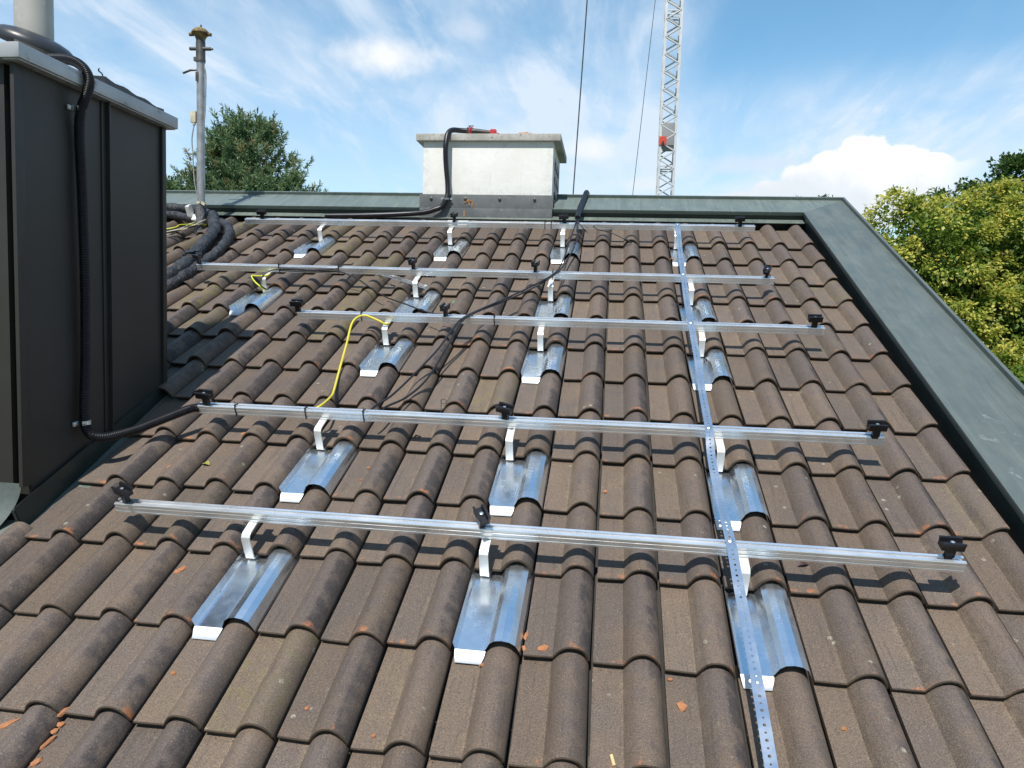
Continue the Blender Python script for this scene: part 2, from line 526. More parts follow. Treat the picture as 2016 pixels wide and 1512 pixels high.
def concrete_cap():
    m, T, b = mat('lichened_concrete')
    co = T.new('ShaderNodeTexCoord').outputs['Object']
    n = T.noise(co, 6, 6, .65); f = T.noise(co, 45, 6, .75)
    col = T.mix(T.ramp(n, .35, .65), (.36, .35, .32, 1), (.52, .51, .47, 1))
    col = T.mix(T.ramp(T.add(T.mul(f, .7), T.mul(n, .3)), .53, .62), col, (.115, .11, .098, 1))
    T.put(b.inputs['Base Color'], col); b.inputs['Roughness'].default_value = .9
    bump(T, b, f, .004)
    return m
M_CONC = concrete_cap()
M_POLE = simple('galvanised_pole', (.30, .31, .32), (.42, .43, .44), 14, .45, .5)
M_LICH = simple('lichened_cast_cap', (.12, .085, .05), (.30, .22, .06), 22, .8, 0, .003, c3=(.05, .045, .04))
M_DARKST = simple('dark_steel', (.07, .07, .07), (.13, .125, .12), 18, .5, .5)
M_IVORY = simple('ivory_box', (.62, .58, .44), (.50, .46, .33), 20, .5)
M_CABG = simple('grey_cable', (.22, .22, .21), (.30, .30, .28), 20, .6)
M_FOIL = simple('crinkled_foil', (.035, .036, .04), (.13, .135, .14), 16, .3, .4, .012)
def wrap_mat():
    m, T, b = mat('black_fabric_wrap')
    co = T.new('ShaderNodeTexCoord').outputs['Object']
    n = T.noise(co, 12, 5, .65, .8)
    T.put(b.inputs['Base Color'], T.mix(T.ramp(n, .35, .7), (.012, .013, .016, 1), (.042, .045, .052, 1)))
    b.inputs['Roughness'].default_value = .5
    bump(T, b, T.noise(T.mapping(co, scale=(1, 1, 1)), 22, 5, .6, 1.5), .02, .9)
    return m
M_WRAP = wrap_mat()
M_CRANE = simple('galvanised_lattice', (.54, .56, .58), (.64, .66, .67), 3, .5, .25)
M_CRPAN = simple('grey_ballast_panel', (.24, .25, .27), (.28, .29, .30), 2, .6)
M_RED = simple('red_sign_paint', (.62, .06, .03), None, 5, .5)
M_TOOLR = simple('red_tool_casing', (.55, .03, .03), (.45, .03, .03), 20, .4)
M_TOOLB = simple('black_tool_casing', (.02, .02, .02), (.03, .03, .03), 20, .5)
M_BRICK = simple('broken_terracotta', (.44, .19, .080), (.34, .145, .066), 60, .9, 0, .003, c3=(.50, .28, .15))
M_WALLH = simple('house_render', (.62, .60, .55), (.70, .68, .63), 2, .9)

# ================================================================== large structure
W, L = 0.21, 0.345           # tile cover width and gauge
TILT = 0.021
PROF = [(0.0050, 0.0), (0.030, -.0005), (0.060, -.0005), (0.0935, 0.0), (0.1005, .0115), (0.1085, .0245), (0.118, .0355), (0.130, .0440), (0.1435, .0487),
        (0.157, .0492), (0.170, .0457), (0.182, .0383), (0.1915, .0278), (0.1990, .0155), (0.2034, .0040), (0.2047, -.003)]
PX = np.array([p[0] for p in PROF]); PH = np.array([p[1] for p in PROF])
def tile_h(u, v):
    c = math.floor(u / W); k = math.floor(v / L)
    return float(np.interp(u - c * W, PX, PH)) - TILT * (v - k * L) / L

METAL = ([(-5, 0), (-1, 0), (3, 0), (-5, 2), (-1, 2), (3, 2), (-5, 5), (-1, 5), (3, 5)] +
         [(c, k) for k in (7, 10) for c in (-10, -5, -1, 3)])

ground_m = simple('lawn', (.045, .075, .022), (.070, .095, .030), .6, .9, 0, 0, c3=(.10, .10, .05))
g = MB(); g.add([(-600, -600, 0), (600, -600, 0), (600, 600, 0), (-600, 600, 0)], [(0, 1, 2, 3)])
go = single('ground', g, ground_m, None, None, WT(0, 0, -6.0), kind='structure')

house = thing('house', 'house with a brown concrete tiled roof edged in green sheet metal', 'house', WT(-1.8, 1.5, -6.0))
RH = RM.copy()

def z_at(y): return y * math.tan(TH)
mb = MB()
mb.ext([(-1.15, -6.0), (4.15, -6.0), (4.15, z_at(4.15) - .14), (-1.15, z_at(-1.15) - .14)], 0, -5.6, 1.95)
part('wall', mb, M_WALLH, house, Matrix.Identity(4), None)
M_WOOD = simple('roof_underlay', (.026, .024, .022), (.040, .036, .032), 5, .9)
mb = MB()
mb.ext([(-1.42, -.12), (4.74, -.12), (4.74, -.047), (-1.42, -.047)], 0, -5.68, 1.69)
part('roof_deck', mb, M_WOOD, house, RH, None)

def build_tiles():
    nP = len(PROF)
    # outward normals of the profile
    d = np.gradient(np.stack([PX, PH], 1), axis=0)
    nrm = np.stack([-d[:, 1], d[:, 0]], 1); nrm /= np.linalg.norm(nrm, axis=1)[:, None]
    st = [(-.0165, .060), (-.0165, .0125), (-.0105, .0115), (-.0092, .0008), (-.0030, .0), (0.0, .0030), (0, .014), (0, .06), (0, .13), (0, .21), (0, .29)]
    V, F, UV, RN = [], [], [], []
    base = 0
    for k in range(-4, 12):
        for c in range(-27, 8):
            if (c, k) in METAL: continue
            if c <= -10 and k in (1, 2, 3): continue
            if -9 >= c and k in (1, 2, 3) and False: continue
            vend = .40 if k < 11 else .525
            sts = st + [(0, vend)]
            xs = PX.copy(); hs = PH.copy(); nn = nrm.copy()
            if c == 7:
                keep = xs <= .178
                xs, hs, nn = xs[keep], hs[keep], nn[keep]
            if c == -9 and k in (1, 2, 3):
                xs = xs.copy(); xs[0] = .012 + .03 * ((k * 7) % 3) / 3
                xs[0] -= .062
            m_ = len(xs); S = len(sts)
            du, dv, dn = rng.uniform(-.0012, .0012), rng.normal(0, .0036), rng.uniform(-.0008, .0012)
            rz = rng.normal(0, .0055); rt = rng.normal(0, .0035)
            pts = np.zeros((S, m_, 3)); uv = np.zeros((S, m_, 2))
            for i, (off, v) in enumerate(sts):
                x = xs + nn[:, 0] * off; h = hs + nn[:, 1] * off
                if off < 0: x = np.clip(x, xs[0], xs[-1])
                pts[i, :, 0] = x; pts[i, :, 1] = v; pts[i, :, 2] = h - (TILT + rt * .3) * v / L
                uv[i, :, 0] = xs / W; uv[i, :, 1] = (v / L) if off == 0 else -.05
            # irregular, hand-worn front edge
            wob = np.interp(np.arange(m_), np.arange(0, m_ + 3, 3), rng.normal(0, .0015, len(np.arange(0, m_ + 3, 3))))
            pts[1:6, :, 1] += wob[None, :]
            xx = pts[..., 0] - .1; yy = pts[..., 1] - .17
            X = xx * cos(rz) - yy * sin(rz) + .1; Y = xx * sin(rz) + yy * cos(rz) + .17
            pts[..., 0] = X + c * W + du; pts[..., 1] = Y + k * L + dv; pts[..., 2] += dn + rt * xx * .5
            V.append(pts.reshape(-1, 3)); UV.append(uv.reshape(-1, 2))
            moss = rng.random() * (1.15 if (c < -6 and k > 4) else .86)
            RN.append(np.tile(np.array([[rng.random(), rng.random(), moss, 1.0]]), (S * m_, 1)))
            ii = np.arange(S - 1)[:, None] * m_ + np.arange(m_ - 1)[None, :]
            q = np.stack([ii, ii + 1, ii + 1 + m_, ii + m_], -1).reshape(-1, 4) + base
            F.append(q)
            # side skirts
            top = np.arange(5, S)
            vb = pts[5:, [0, m_ - 1], :].copy(); vb[..., 2] -= .016
            nb = base + S * m_
            V.append(vb.reshape(-1, 3)); UV.append(np.tile(np.array([[.99, .5]]), (2 * len(top), 1)))
            RN.append(np.tile(RN[-1][:1], (2 * len(top), 1)))
            for a in range(len(top) - 1):
                l0, l1 = base + top[a] * m_, base + top[a + 1] * m_
                r0, r1 = l0 + m_ - 1, l1 + m_ - 1
                F.append(np.array([[l0, l1, nb + 2 * (a + 1), nb + 2 * a], [r0, nb + 2 * a + 1, nb + 2 * (a + 1) + 1, r1]]))
            base = nb + 2 * len(top)
    V = np.concatenate(V); F = np.concatenate(F); UV = np.concatenate(UV); RN = np.concatenate(RN)
    me = bpy.data.meshes.new('tiled_roof')
    me.vertices.add(len(V)); me.vertices.foreach_set('co', V.astype(np.float32).ravel())
    me.loops.add(F.size); me.loops.foreach_set('vertex_index', F.astype(np.int32).ravel())
    me.polygons.add(len(F)); me.polygons.foreach_set('loop_start', np.arange(0, F.size, 4, dtype=np.int32))
    me.update(calc_edges=True); me.validate()
    uvl = me.uv_layers.new(name='tile'); uvl.data.foreach_set('uv', UV[F.ravel()].astype(np.float32).ravel())
    at = me.attributes.new('rnd', 'FLOAT_COLOR', 'POINT'); at.data.foreach_set('color', RN.astype(np.float32).ravel())
    me.polygons.foreach_set('use_smooth', [True] * len(me.polygons))
    me.set_sharp_from_angle(angle=radians(32))
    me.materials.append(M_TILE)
    o = bpy.data.objects.new('tiled_roof', me)
    link(o, RH, house)
    return o
build_tiles()

# --- sheet metal edging: verge on the right, ridge at the top, mitred at the corner
def edging(a, b, lip=.014):
    return [(a, -.044), (a, .078), (a - lip, .070), (a - lip - .001, .072), (a - lip, .098), (b - .018, .094), (b - .018, .118), (b, .118), (b, -.14), (a + .2, -.14)]
def ext_mitre(outline, axis, a, endf):
    mb = MB(); n = len(outline); vs = []
    for e in (0, 1):
        for p in outline:
            t = a if e == 0 else endf(p[0])
            q = [p[0], p[1]]; q.insert(axis, t); vs.append(q)
    mb.add(vs, [(i, (i + 1) % n, n + (i + 1) % n, n + i) for i in range(n)])
    return mb
UW, VW = 1.692, 4.385
verge = ext_mitre(edging(UW, 2.068), 1, -1.5, lambda u: VW + (u - UW) * (.365 / .376))
part('verge_capping', verge, M_PAT, house, RH, 30)
rc = ext_mitre(edging(VW, 4.75, .014 * .365 / .376), 0, -.262, lambda v: UW + (v - VW) * (.376 / .365))
part('ridge_capping', rc, M_RIDGE, house, RH, 30)
mb = MB(); mb.ext([(p[0], p[1]) for p in edging(VW, 4.75, .0136)], 0, -5.7, -1.372)
part('ridge_capping', mb, M_RIDGE, house, RH, 30)
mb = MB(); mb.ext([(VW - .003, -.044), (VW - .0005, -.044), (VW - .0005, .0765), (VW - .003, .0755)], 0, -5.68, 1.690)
part('ridge_wall_shade', mb, M_FLASH_SHADE, house, RH, None)  # thin dark sheet that paints the shade on the ridge's inner wall
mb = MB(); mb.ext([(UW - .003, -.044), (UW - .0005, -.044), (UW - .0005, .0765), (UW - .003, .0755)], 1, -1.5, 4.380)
part('verge_wall_shade', mb, M_FLASH_SHADE, house, RH, None)  # dark strip over the green verge wall, its shade put into colour
mb = MB()
for a, b in ((-5.66, -2.2), (-2.203, -.262), (-.265, 1.692)):
    o = 0.0 if a > -3 and a < -1 else .0015
    mb.ext([(4.300, .026 + o), (4.300, .030 + o), (4.381, .034 + o), (4.381, .030 + o)], 0, a, b)
part('ridge_apron', mb, M_APRON, house, RH, None)

# --- white chimney through the ridge
CX0, CX1, CY0, CY1 = -1.354, -.280, 3.975, 4.74
ch = MB(); ch.box(((CX0 + CX1) / 2, (CY0 + CY1) / 2, 2.03), (CX1 - CX0, CY1 - CY0, .86), bev=.006)
chim = part('chimney', ch, M_PLASTC, house, Matrix.Identity(4), 40, 'white rendered chimney with a lichened slab on top')
cc = MB(); cc.box(((CX0 + CX1) / 2, (CY0 + CY1) / 2 + .012, 2.4865), (CX1 - CX0 + .115, CY1 - CY0 + .09, .055), bev=.005)
part('chimney_cap', cc, M_CONC, chim, Matrix.Identity(4), 40)
gr = MB()
for j in range(3):
    for i in range(3):
        gr.box((CX1 + .002, 4.22 + i * .17, 2.31 - j * .12), (.012, .10, .05))
gr.box((CX1 + .0005, 4.39, 2.19), (.003, .50, .36))
part('vent_grille', gr, M_DARKST, chim, Matrix.Identity(4), None)
fl = MB()
fl.box(((CX0 + CX1) / 2, 3.950, 1.968), (CX1 - CX0 + .03, .028, .115), bev=.003)
fl.box(((CX0 + CX1) / 2, 3.935, 1.86), (CX1 - CX0 + .022, .022, .105), bev=.003)
fo = part('chimney_flashing', fl, M_DARKP, chim, Matrix.Identity(4), 30)
for X in (-1.27, -.985, -.70, -.415):
    sc_ = MB(); sc_.lathe([(.013, 0), (.013, .003), (.009, .006), (.004, .007)], (X, 3.931, 1.99), 12, Matrix.Rotation(pi / 2, 3, 'X'))
    part('screw', sc_, M_DARKST, chim, Matrix.Identity(4))
for X, Z, w_, h_ in ((-.955, 1.975, .05, .02), (-.95, 1.955, .012, .05), (-.925, 1.95, .009, .06), (-.985, 1.965, .02, .012), (-.99, 1.87, .014, .065)):
    yy = 3.9298 if Z > 1.92 else 3.9228
    pts = [(X + w_ * .5 * cos(a) * (.7 + .5 * random.random()), yy, Z + h_ * .5 * sin(a) * (.7 + .5 * random.random())) for a in [i * pi / 6 for i in range(12)]]
    ru = MB(); ru.add(pts, [tuple(range(12))]); part('rust_stain', ru, M_LEADRUST, chim, Matrix.Identity(4), None)


# --- dark metal clad shaft on the left
SX = -1.966
sh = MB()
sh.box(((-3.1 + SX - .002) / 2, (.432 + 1.31) / 2, .95), (3.1 + SX - .002, 1.31 - .432, 1.868))
shaft = part('clad_shaft', sh, M_PANEL, house, Matrix.Identity(4), None, 'dark brown standing seam clad shaft')
pn = MB()
pn.box(((-3.1 - 2.022) / 2, .4175, 1.095), (3.1 - 2.022, .027, 1.575), bev=.003)
part('front_panel', pn, M_PANELF, shaft, Matrix.Identity(4), 30)
pn = MB()
pn.box((SX - .008, .408, 1.095), (.016, .045, 1.575), bev=.003)
part('standing_seam', pn, M_PANEL, shaft, Matrix.Identity(4), 30)
pn = MB(); pn.box((SX + .010, .885, 1.15), (.024, .008, 1.46), bev=.002); pn.box((SX + .001, .868, 1.15), (.006, .026, 1.46), bev=.001)
part('standing_seam', pn, M_PANEL, shaft, Matrix.Identity(4), 30)
pn = MB(); pn.box((SX + .005, 1.296, 1.25), (.014, .03, 1.26), bev=.004)
part('corner_fold', pn, M_PANEL, shaft, Matrix.Identity(4), 30)
cp = MB(); cp.box(((-3.15 - 1.918) / 2, .855, 1.913), (3.15 - 1.918, 1.0, .055), bev=.006)
cp.box(((-3.15 - 1.918) / 2, .855, 1.8835), (3.15 - 1.918 - .02, .98, .006))
part('shaft_cap', cp, M_CAPM, shaft, Matrix.Identity(4), 40)
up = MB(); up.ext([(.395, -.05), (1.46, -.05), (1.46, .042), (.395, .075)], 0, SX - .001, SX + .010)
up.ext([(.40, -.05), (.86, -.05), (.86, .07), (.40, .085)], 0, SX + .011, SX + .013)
part('base_upstand', up, M_FLASH_SHADE, shaft, RH, None)
sk = MB()
f0 = []; nseg = 8
for i in range(nseg + 1):
    t = i / nseg
    y = .404 - .10 * t ** 2.2; z = .318 - .20 * t
    f0.append((y, z))
vs = []; fs = []
for i, (y, z) in enumerate(f0):
    t = i / nseg
    vs += [(-3.1, y, z), (-1.985 - .075 * t ** 1.6, y, z), (-1.985 - .075 * t ** 1.6, y - .004, z - .004), (-3.1, y - .004, z - .004)]
for i in range(nseg):
    for j in range(4):
        a, b = 4 * i + j, 4 * i + (j + 1) % 4
        fs.append((a, b, b + 4, a + 4))
sk.add(vs, fs)
part('base_skirt', sk, M_PAT, shaft, Matrix.Identity(4), 40)
ap = MB()
ap.ext([(.27, -.012), (.44, -.012), (.44, -.016), (.27, -.016)], 0, -3.1, -1.972)
ap.ext([(.365, -.020), (1.46, -.020), (1.46, -.024), (.365, -.024)], 0, -1.9715, -1.865)
part('base_apron', ap, M_APRON, shaft, RH, 40)

# flue pipe with a tilted rubber collar
pp = MB(); pp.lathe([(.073, 1.93), (.073, 3.3)], (-2.265, .85, 0), 32)
pipe = part('flue_pipe', pp, M_PVC, house, Matrix.Identity(4), 40, 'pale grey flue pipe rising out of the shaft')
co_ = MB()
co_.lathe([(.072, .040), (.076, .046), (.090, .044), (.125, .034), (.150, .018), (.162, .0), (.161, -.014), (.152, -.012), (.120, .008), (.080, .018), (.072, .020)],
          (-2.265, .85, 2.105), 40, Matrix.Rotation(radians(17), 3, 'Y'))
part('rubber_collar', co_, M_RUB, pipe, Matrix.Identity(4), 50)

# black sheet lying on the shaft cap, with two bent wires
tm = MB()
ny = 14; nx = 10; vs = []; fs = []
for i in range(nx + 1):
    for j in range(ny + 1):
        X = -2.62 + .675 * i / nx; Y = .86 + .42 * j / ny
        h = .008 + .036 * min(1, i / 3) * (1 - .72 * j / ny) * (1 - .25 * (i == nx)) + .004 * sin(i * 2.1 + j * 1.3)
        vs.append((X, Y, 1.942 + max(h, .004)))
for i in range(nx):
    for j in range(ny):
        a = i * (ny + 1) + j; fs.append((a, a + ny + 1, a + ny + 2, a + 1))
o = len(vs)
edge = [i * (ny + 1) for i in range(nx + 1)] + [nx * (ny + 1) + j for j in range(1, ny + 1)] + [i * (ny + 1) + ny for i in range(nx - 1, -1, -1)] + [j for j in range(ny - 1, 0, -1)]
vs += [(vs[e][0], vs[e][1], 1.9415) for e in edge]
for q in range(len(edge)):
    r_ = (q + 1) % len(edge); fs.append((edge[q], edge[r_], o + r_, o + q))
tm.add(vs, fs)
sheet = single('rubber_sheet', tm, M_RUB, 'crumpled black sheet lying on top of the dark clad shaft', 'sheet', Matrix.Identity(4))
wr = MB(); wr.tube(spline([(-1.99, .90, 1.975), (-1.985, .895, 2.0), (-1.995, .885, 2.012), (-1.985, .875, 2.018)], 5), .003, 6)
part('bent_wire', wr, M_DARKST, sheet, Matrix.Identity(4)); wr = MB()
wr.tube(spline([(-1.985, 1.06, 1.955), (-1.975, 1.05, 1.972), (-1.985, 1.04, 1.982)], 5), .003, 6)
part('bent_wire', wr, M_DARKST, sheet, Matrix.Identity(4))

# ================================================================== solar mounting hardware
RAILS = {5: (.404, -1.538, 1.364, 'nearest, lowest rail'), 4: (1.095, -1.58, 1.326, ''),
         3: (2.13, -1.528, 1.33, 'middle rail'), 2: (2.845, -2.512, 1.197, 'second rail below the ridge'), 1: (3.86, -2.645, 1.238, 'topmost rail below the ridge')}
SHORT = {5: 'nearest rail', 4: 'second nearest rail', 3: 'middle rail', 2: 'second rail below the ridge', 1: 'topmost rail'}
RN0, RHT = .095, .040
rail_prof = [(0, 0), (0, .0075), (.004, .0085), (.004, .0135), (0, .0145), (0, .0255), (.0032, .0265), (.0032, .0295), (0, .0305), (0, .0375), (.0018, .04),
             (.0125, .04), (.0125, .0365), (.009, .0365), (.009, .023), (.031, .023), (.031, .0365), (.0275, .0365), (.0275, .04),
             (.0382, .04), (.04, .0375), (.04, .0305), (.038, .0298), (.038, .0272), (.04, .0265), (.04, 0), (.026, 0), (.026, .008), (.014, .008), (.014, 0)]
rail_prof = [(y_ * .88, z_) for y_, z_ in rail_prof]
rail_lab = {5: 'long bare aluminium rail nearest the camera, lowest of the five', 4: 'aluminium rail, second nearest, with black corrugated hose entering its left end',
            3: 'aluminium rail in the middle, with yellow wire tied to its left part', 2: 'aluminium rail second below the ridge, reaching left to the wrapped pipes',
            1: 'aluminium rail closest to the ridge, spliced with a flat joiner'}
for k, (v, a, b, _) in RAILS.items():
    mb = MB(); mb.ext(rail_prof, 0, 0, b - a)
    tilt = {5: -.004, 4: .004, 3: .003, 2: -.002, 1: .003}[k]
    M = RT(a, v, RN0, tilt)
    r = thing('mounting_rail', rail_lab[k], 'rail', M, 'aluminium mounting rails across the roof')
    part('rail_profile', mb, M_RAIL, r, None, 20)
    if k == 1:
        j = MB(); j.box((1.70, -.003, .010), (.145, .005, .022), bev=.001); j.box((1.70, .019, .0415), (.16, .03, .002), bev=.0005)
        part('rail_joiner', j, M_HOOK, r, None, 30)

# --- galvanised replacement tiles
mp = [(-.001, .024), (0.001, .028), (.0055, .006), (.0085, .0025), (.012, .0015), (.0965, .0015), (.101, .010), (.113, .036), (.128, .0485), (.150, .0525), (.173, .0485), (.191, .036), (.203, .012), (.2075, -.004)]
def metal_sheet():
    mb = MB(); vs = []; fs = []
    vv = [0.0, .004, .17, .40]
    for i, v in enumerate(vv):
        for x, h in mp: vs.append((x, v, h - .029 * v / L))
    n = len(mp)
    for i in range(len(vv) - 1):
        for j in range(n - 1):
            a = i * n + j; fs.append((a, a + 1, a + 1 + n, a + n))
    # sheet thickness, turned at the front edge
    o = len(vs)
    for x, h in mp: vs.append((x, .001, h - .0012))
    for j in range(n - 1): fs.append((j, o + j, o + j + 1, j + 1))
    mb.add(vs, fs); return mb
def metal_flap():
    mb = MB(); vs = []
    P = [(0.0, .0017), (-.010, -.0005), (-.036, -.0135)]
    xs = [(.006, .1005), (.007, .0995), (.012, .0925)]
    for (v, h), (a, b) in zip(P, xs):
        vs += [(a, v, h), (b, v, h)]
    vs += [(.0125, -.0365, -.0155), (.0920, -.0365, -.0155)]
    mb.add(vs, [(2 * i, 2 * i + 1, 2 * i + 3, 2 * i + 2) for i in range(3)]); return mb
COLW = {-10: 'far left', -5: 'left', -1: 'centre', 3: 'right'}
ROWW = {0: 'below the nearest rail', 2: 'below the second nearest rail', 5: 'below the middle rail', 7: 'below the second rail from the ridge', 10: 'below the topmost rail'}
extra_m = {(3, 0): ', crossed by the steel strap', (3, 2): ', crossed by the steel strap', (3, 5): ', crossed by the steel strap', (3, 7): ', half hidden by the steel strap',
           (3, 10): ', dotted with orange crumbs', (-10, 7): ', with yellow wire end above it', (-1, 0): '', (-5, 7): ', under a thin black cable'}
def mt_label(c, k): return 'shiny galvanised metal tile ' + ROWW[k] + ', the ' + COLW[c] + ' one' + extra_m.get((c, k), '')
proto = None
for c, k in METAL:
    M = RM @ T3(c * W + .001, k * L + .001, .002) @ Matrix.Rotation(random.uniform(-.006, .006), 4, 'Z') @ Matrix.Rotation(random.uniform(-.010, .010), 4, 'Y')
    lab = mt_label(c, k)
    if proto is None:
        proto = thing('metal_roof_tile', lab, 'metal tile', M, 'galvanised metal tiles set among the brown tiles')
        me = part('sheet', metal_sheet(), M_ZINC, proto, None, None)
        part('front_flap', metal_flap(), M_FLAP, proto, None, 60)
    else:
        dup(proto, M, lab)

# --- roof hooks
def hook_mesh():
    mb = MB(); w = .0155; t = .0055
    P = [(.10, -.024), (.0, -.018), (-.016, -.0165), (-.0220, -.0125), (-.024, -.006), (-.0235, .070), (-.021, .079), (-.014, .0855), (-.004, .0885), (.07, .0905), (.118, .0912)]
    prev = None; vs = []; fs = []
    n = len(P)
    for i, (v, h) in enumerate(P):
        a = Vector(P[max(i - 1, 0)]); b = Vector(P[min(i + 1, n - 1)])
        d = (b - a).normalized(); nn = Vector((-d.y, d.x)) * (t / 2)
        for s, xx in ((1, -w), (1, w), (-1, w), (-1, -w)):
            vs.append((xx, v + nn.x * s, h + nn.y * s))
    for i in range(n - 1):
        for j in range(4):
            a, b = 4 * i + j, 4 * i + (j + 1) % 4
            fs.append((a, b, b + 4, a + 4))
    fs += [(0, 1, 2, 3), tuple(4 * (n - 1) + q for q in (3, 2, 1, 0))]
    mb.add(vs, fs); return mb
HOOKS = {5: [-1.012, -.166, .688], 4: [-1.005, -.172, .688], 3: [-1.004, -.142, .708], 2: [-2.012, -1.004, -.146, .706], 1: [-2.013, -.994, -.144, .682]}
KROW = {5: 1, 4: 3, 3: 6, 2: 8, 1: 11}
proto = None
hx = {(5, 2): ', behind the perforated strap', (4, 2): ', beside the perforated strap', (3, 0): ', with yellow-green wire behind it', (2, 0): ', with looped yellow wire', (2, 1): ', by a clear tube'}
for k, us in HOOKS.items():
    names = (['left', 'centre', 'right'] if len(us) == 3 else ['far left', 'second', 'third', 'far right'])
    for i, u in enumerate(us):
        lab = 'pale roof hook under the ' + SHORT[k] + ', ' + names[i] + hx.get((k, i), '')
        v0 = KROW[k] * L
        M = RT(u, v0 + .012, 0.0, random.uniform(-.02, .02))
        if proto is None:
            proto = thing('roof_hook', lab, 'roof hook', M, 'bent roof hooks carrying the rails')
            part('strap', hook_mesh(), M_HOOK, proto, None, 25)
            b_ = MB(); b_.lathe([(.007, 0), (.007, .006), (.004, .0065)], (.0155, .086, .096), 6, Matrix.Rotation(pi / 2, 3, 'Y'))
            b_.tube([(.0155, .086, .096), (.026, .086, .096)], .004, 8)
            part('bolt', b_, M_BOLT, proto)
        else:
            dup(proto, M, lab)

# --- black module clamps
def clamp_head():
    mb = MB()
    o = [(-.017, .0), (.017, .0), (.0175, .018), (.0215, .0285), (.021, .030), (.013, .030), (.009, .016), (-.009, .016), (-.013, .030), (-.021, .030), (-.0215, .0285), (-.0175, .018)]
    mb.ext(o, 0, -.034, .034); return mb
CL = {5: [(-1.500, -.42, 0, 'twisted, on the left end of'), (-.186, -1.05, .16, 'turned crosswise in the middle of'), (1.318, 0, 0, 'standing straight on the right end of')],
      4: [(-1.545, -.12, 0, 'on the left end, by the hose, of'), (-.200, -.38, 0, 'slightly twisted in the middle of'), (1.288, .03, 0, 'standing straight on the right end of')],
      3: [(-1.527, .0, 0, 'on the left end of'), (-.676, 1.42, .1, 'turned crosswise by the cables on'), (1.275, 0, 0, 'on the right end of')],
      2: [(-2.497, -.5, -.1, 'by the wrapped pipes on'), (-1.036, 1.45, 0, 'crosswise, left of centre, on'), (-.251, 1.35, .12, 'crosswise, right of centre, on'), (1.154, 1.2, -.2, 'twisted on the right end of')],
      1: [(-2.503, 0, 0, 'on the left end of'), (-.972, 1.42, .1, 'turned crosswise, below the chimney, on'), (-.137, -.1, -.12, 'beside the ridge hose on'), (1.131, -.06, -.12, 'on the right end of')]}
proto = None
for k, ls in CL.items():
    for u, rz, tl, how in ls:
        lab = 'black clamp ' + how.replace(', below the chimney, on', ' below the chimney on') + ' the ' + SHORT[k]
        M = RT(u, RAILS[k][0] + .0176, RN0 + RHT - .003, rz) @ Matrix.Rotation(tl, 4, 'Y')
        if proto is None:
            proto = thing('panel_clamp', lab, 'clamp', M, 'black panel clamps on the rails')
            s = MB(); s.box((0, 0, .017), (.024, .016, .042), bev=.0015); s.box((.0, 0, .003), (.030, .011, .006)); s.box((.0135, .0, .020), (.003, .018, .030))
            part('stem', s, M_BLACK, proto, None, 30)
            h = clamp_head(); h.v = [(x, y, z + .0375) for x, y, z in h.v]
            part('jaw', h, M_BLACK, proto, None, 25)
            b_ = MB(); b_.lathe([(.0068, .053), (.0068, .062), (.0045, .0625), (.004, .060)], (0, 0, 0), 12)
            part('bolt', b_, M_BOLT, proto, None, 30)
        else:
            dup(proto, M, lab)

# --- perforated strap over all five rails
SPT = [(.697, 3.915, .137), (.690, 3.86, .138), (.676, 3.35, .112), (.660, 2.865, .138), (.655, 2.50, .122), (.650, 2.15, .138), (.656, 1.80, .112), (.650, 1.45, .112),
       (.643, 1.115, .138), (.640, .95, .108), (.643, .70, .106), (.645, .424, .138), (.649, .20, .122), (.653, -.10, .112), (.649, -.40, .110), (.640, -.9, .11)]
def strap_mesh():
    P = resample(spline(SPT, 14), .0215)
    mb = MB(); hw = .0165; r = .0046; vs = []; fs = []
    for i in range(len(P) - 1):
        a, b = P[i], P[i + 1]; t = (b - a).normalized(); s = Vector((1, 0, 0)); s = (s - t * s.dot(t)).normalized()
        m_ = (a + b) / 2
        o = len(vs); dl = (b - a).length / 2
        outer = [(-hw, -dl), (0, -dl), (hw, -dl), (hw, 0), (hw, dl), (0, dl), (-hw, dl), (-hw, 0)]
        big = (i % 2 == 0)
        rr = r if big else r * .72
        for x, y in outer: vs.append(m_ + s * x + t * y)
        for q in range(8):
            an = radians(-135 + 45 * q); vs.append(m_ + s * (rr * cos(an)) + t * (rr * sin(an)))
        for q in range(8):
            q2 = (q + 1) % 8; fs.append((o + q, o + q2, o + 8 + q2, o + 8 + q))
    n = len(vs)
    nrm = Vector((0, 0, -1)) * .0014
    vs2 = [v + nrm for v in vs]
    fs2 = [tuple(q + n for q in reversed(f)) for f in fs]
    rim = []
    for i in range(len(P) - 1):
        o = 16 * i
        for q in range(8): rim.append((o + 8 + q, o + 8 + (q + 1) % 8, n + o + 8 + (q + 1) % 8, n + o + 8 + q))
        for a, b in ((2, 3), (3, 4), (6, 7), (7, 0)): rim.append((o + a, n + o + a, n + o + b, o + b))
    mb.add(vs + vs2, fs + fs2 + rim); return mb
st_ = thing('perforated_strap', 'long perforated steel strap running down the roof across all five rails', 'metal strap', RM.copy())
part('band', strap_mesh(), M_STRAP, st_, None, None, recalc=False)
for u, v in ((.690, 3.88), (.660, 2.865), (.650, 2.15), (.643, 1.115), (.645, .424)):
    s = MB(); s.lathe([(.0125, 0), (.0125, .0015), (.009, .004), (.004, .0048), (.0035, .003)], (u, v, .1385), 16)
    part('screw', s, M_BOLT, st_, None, 30)

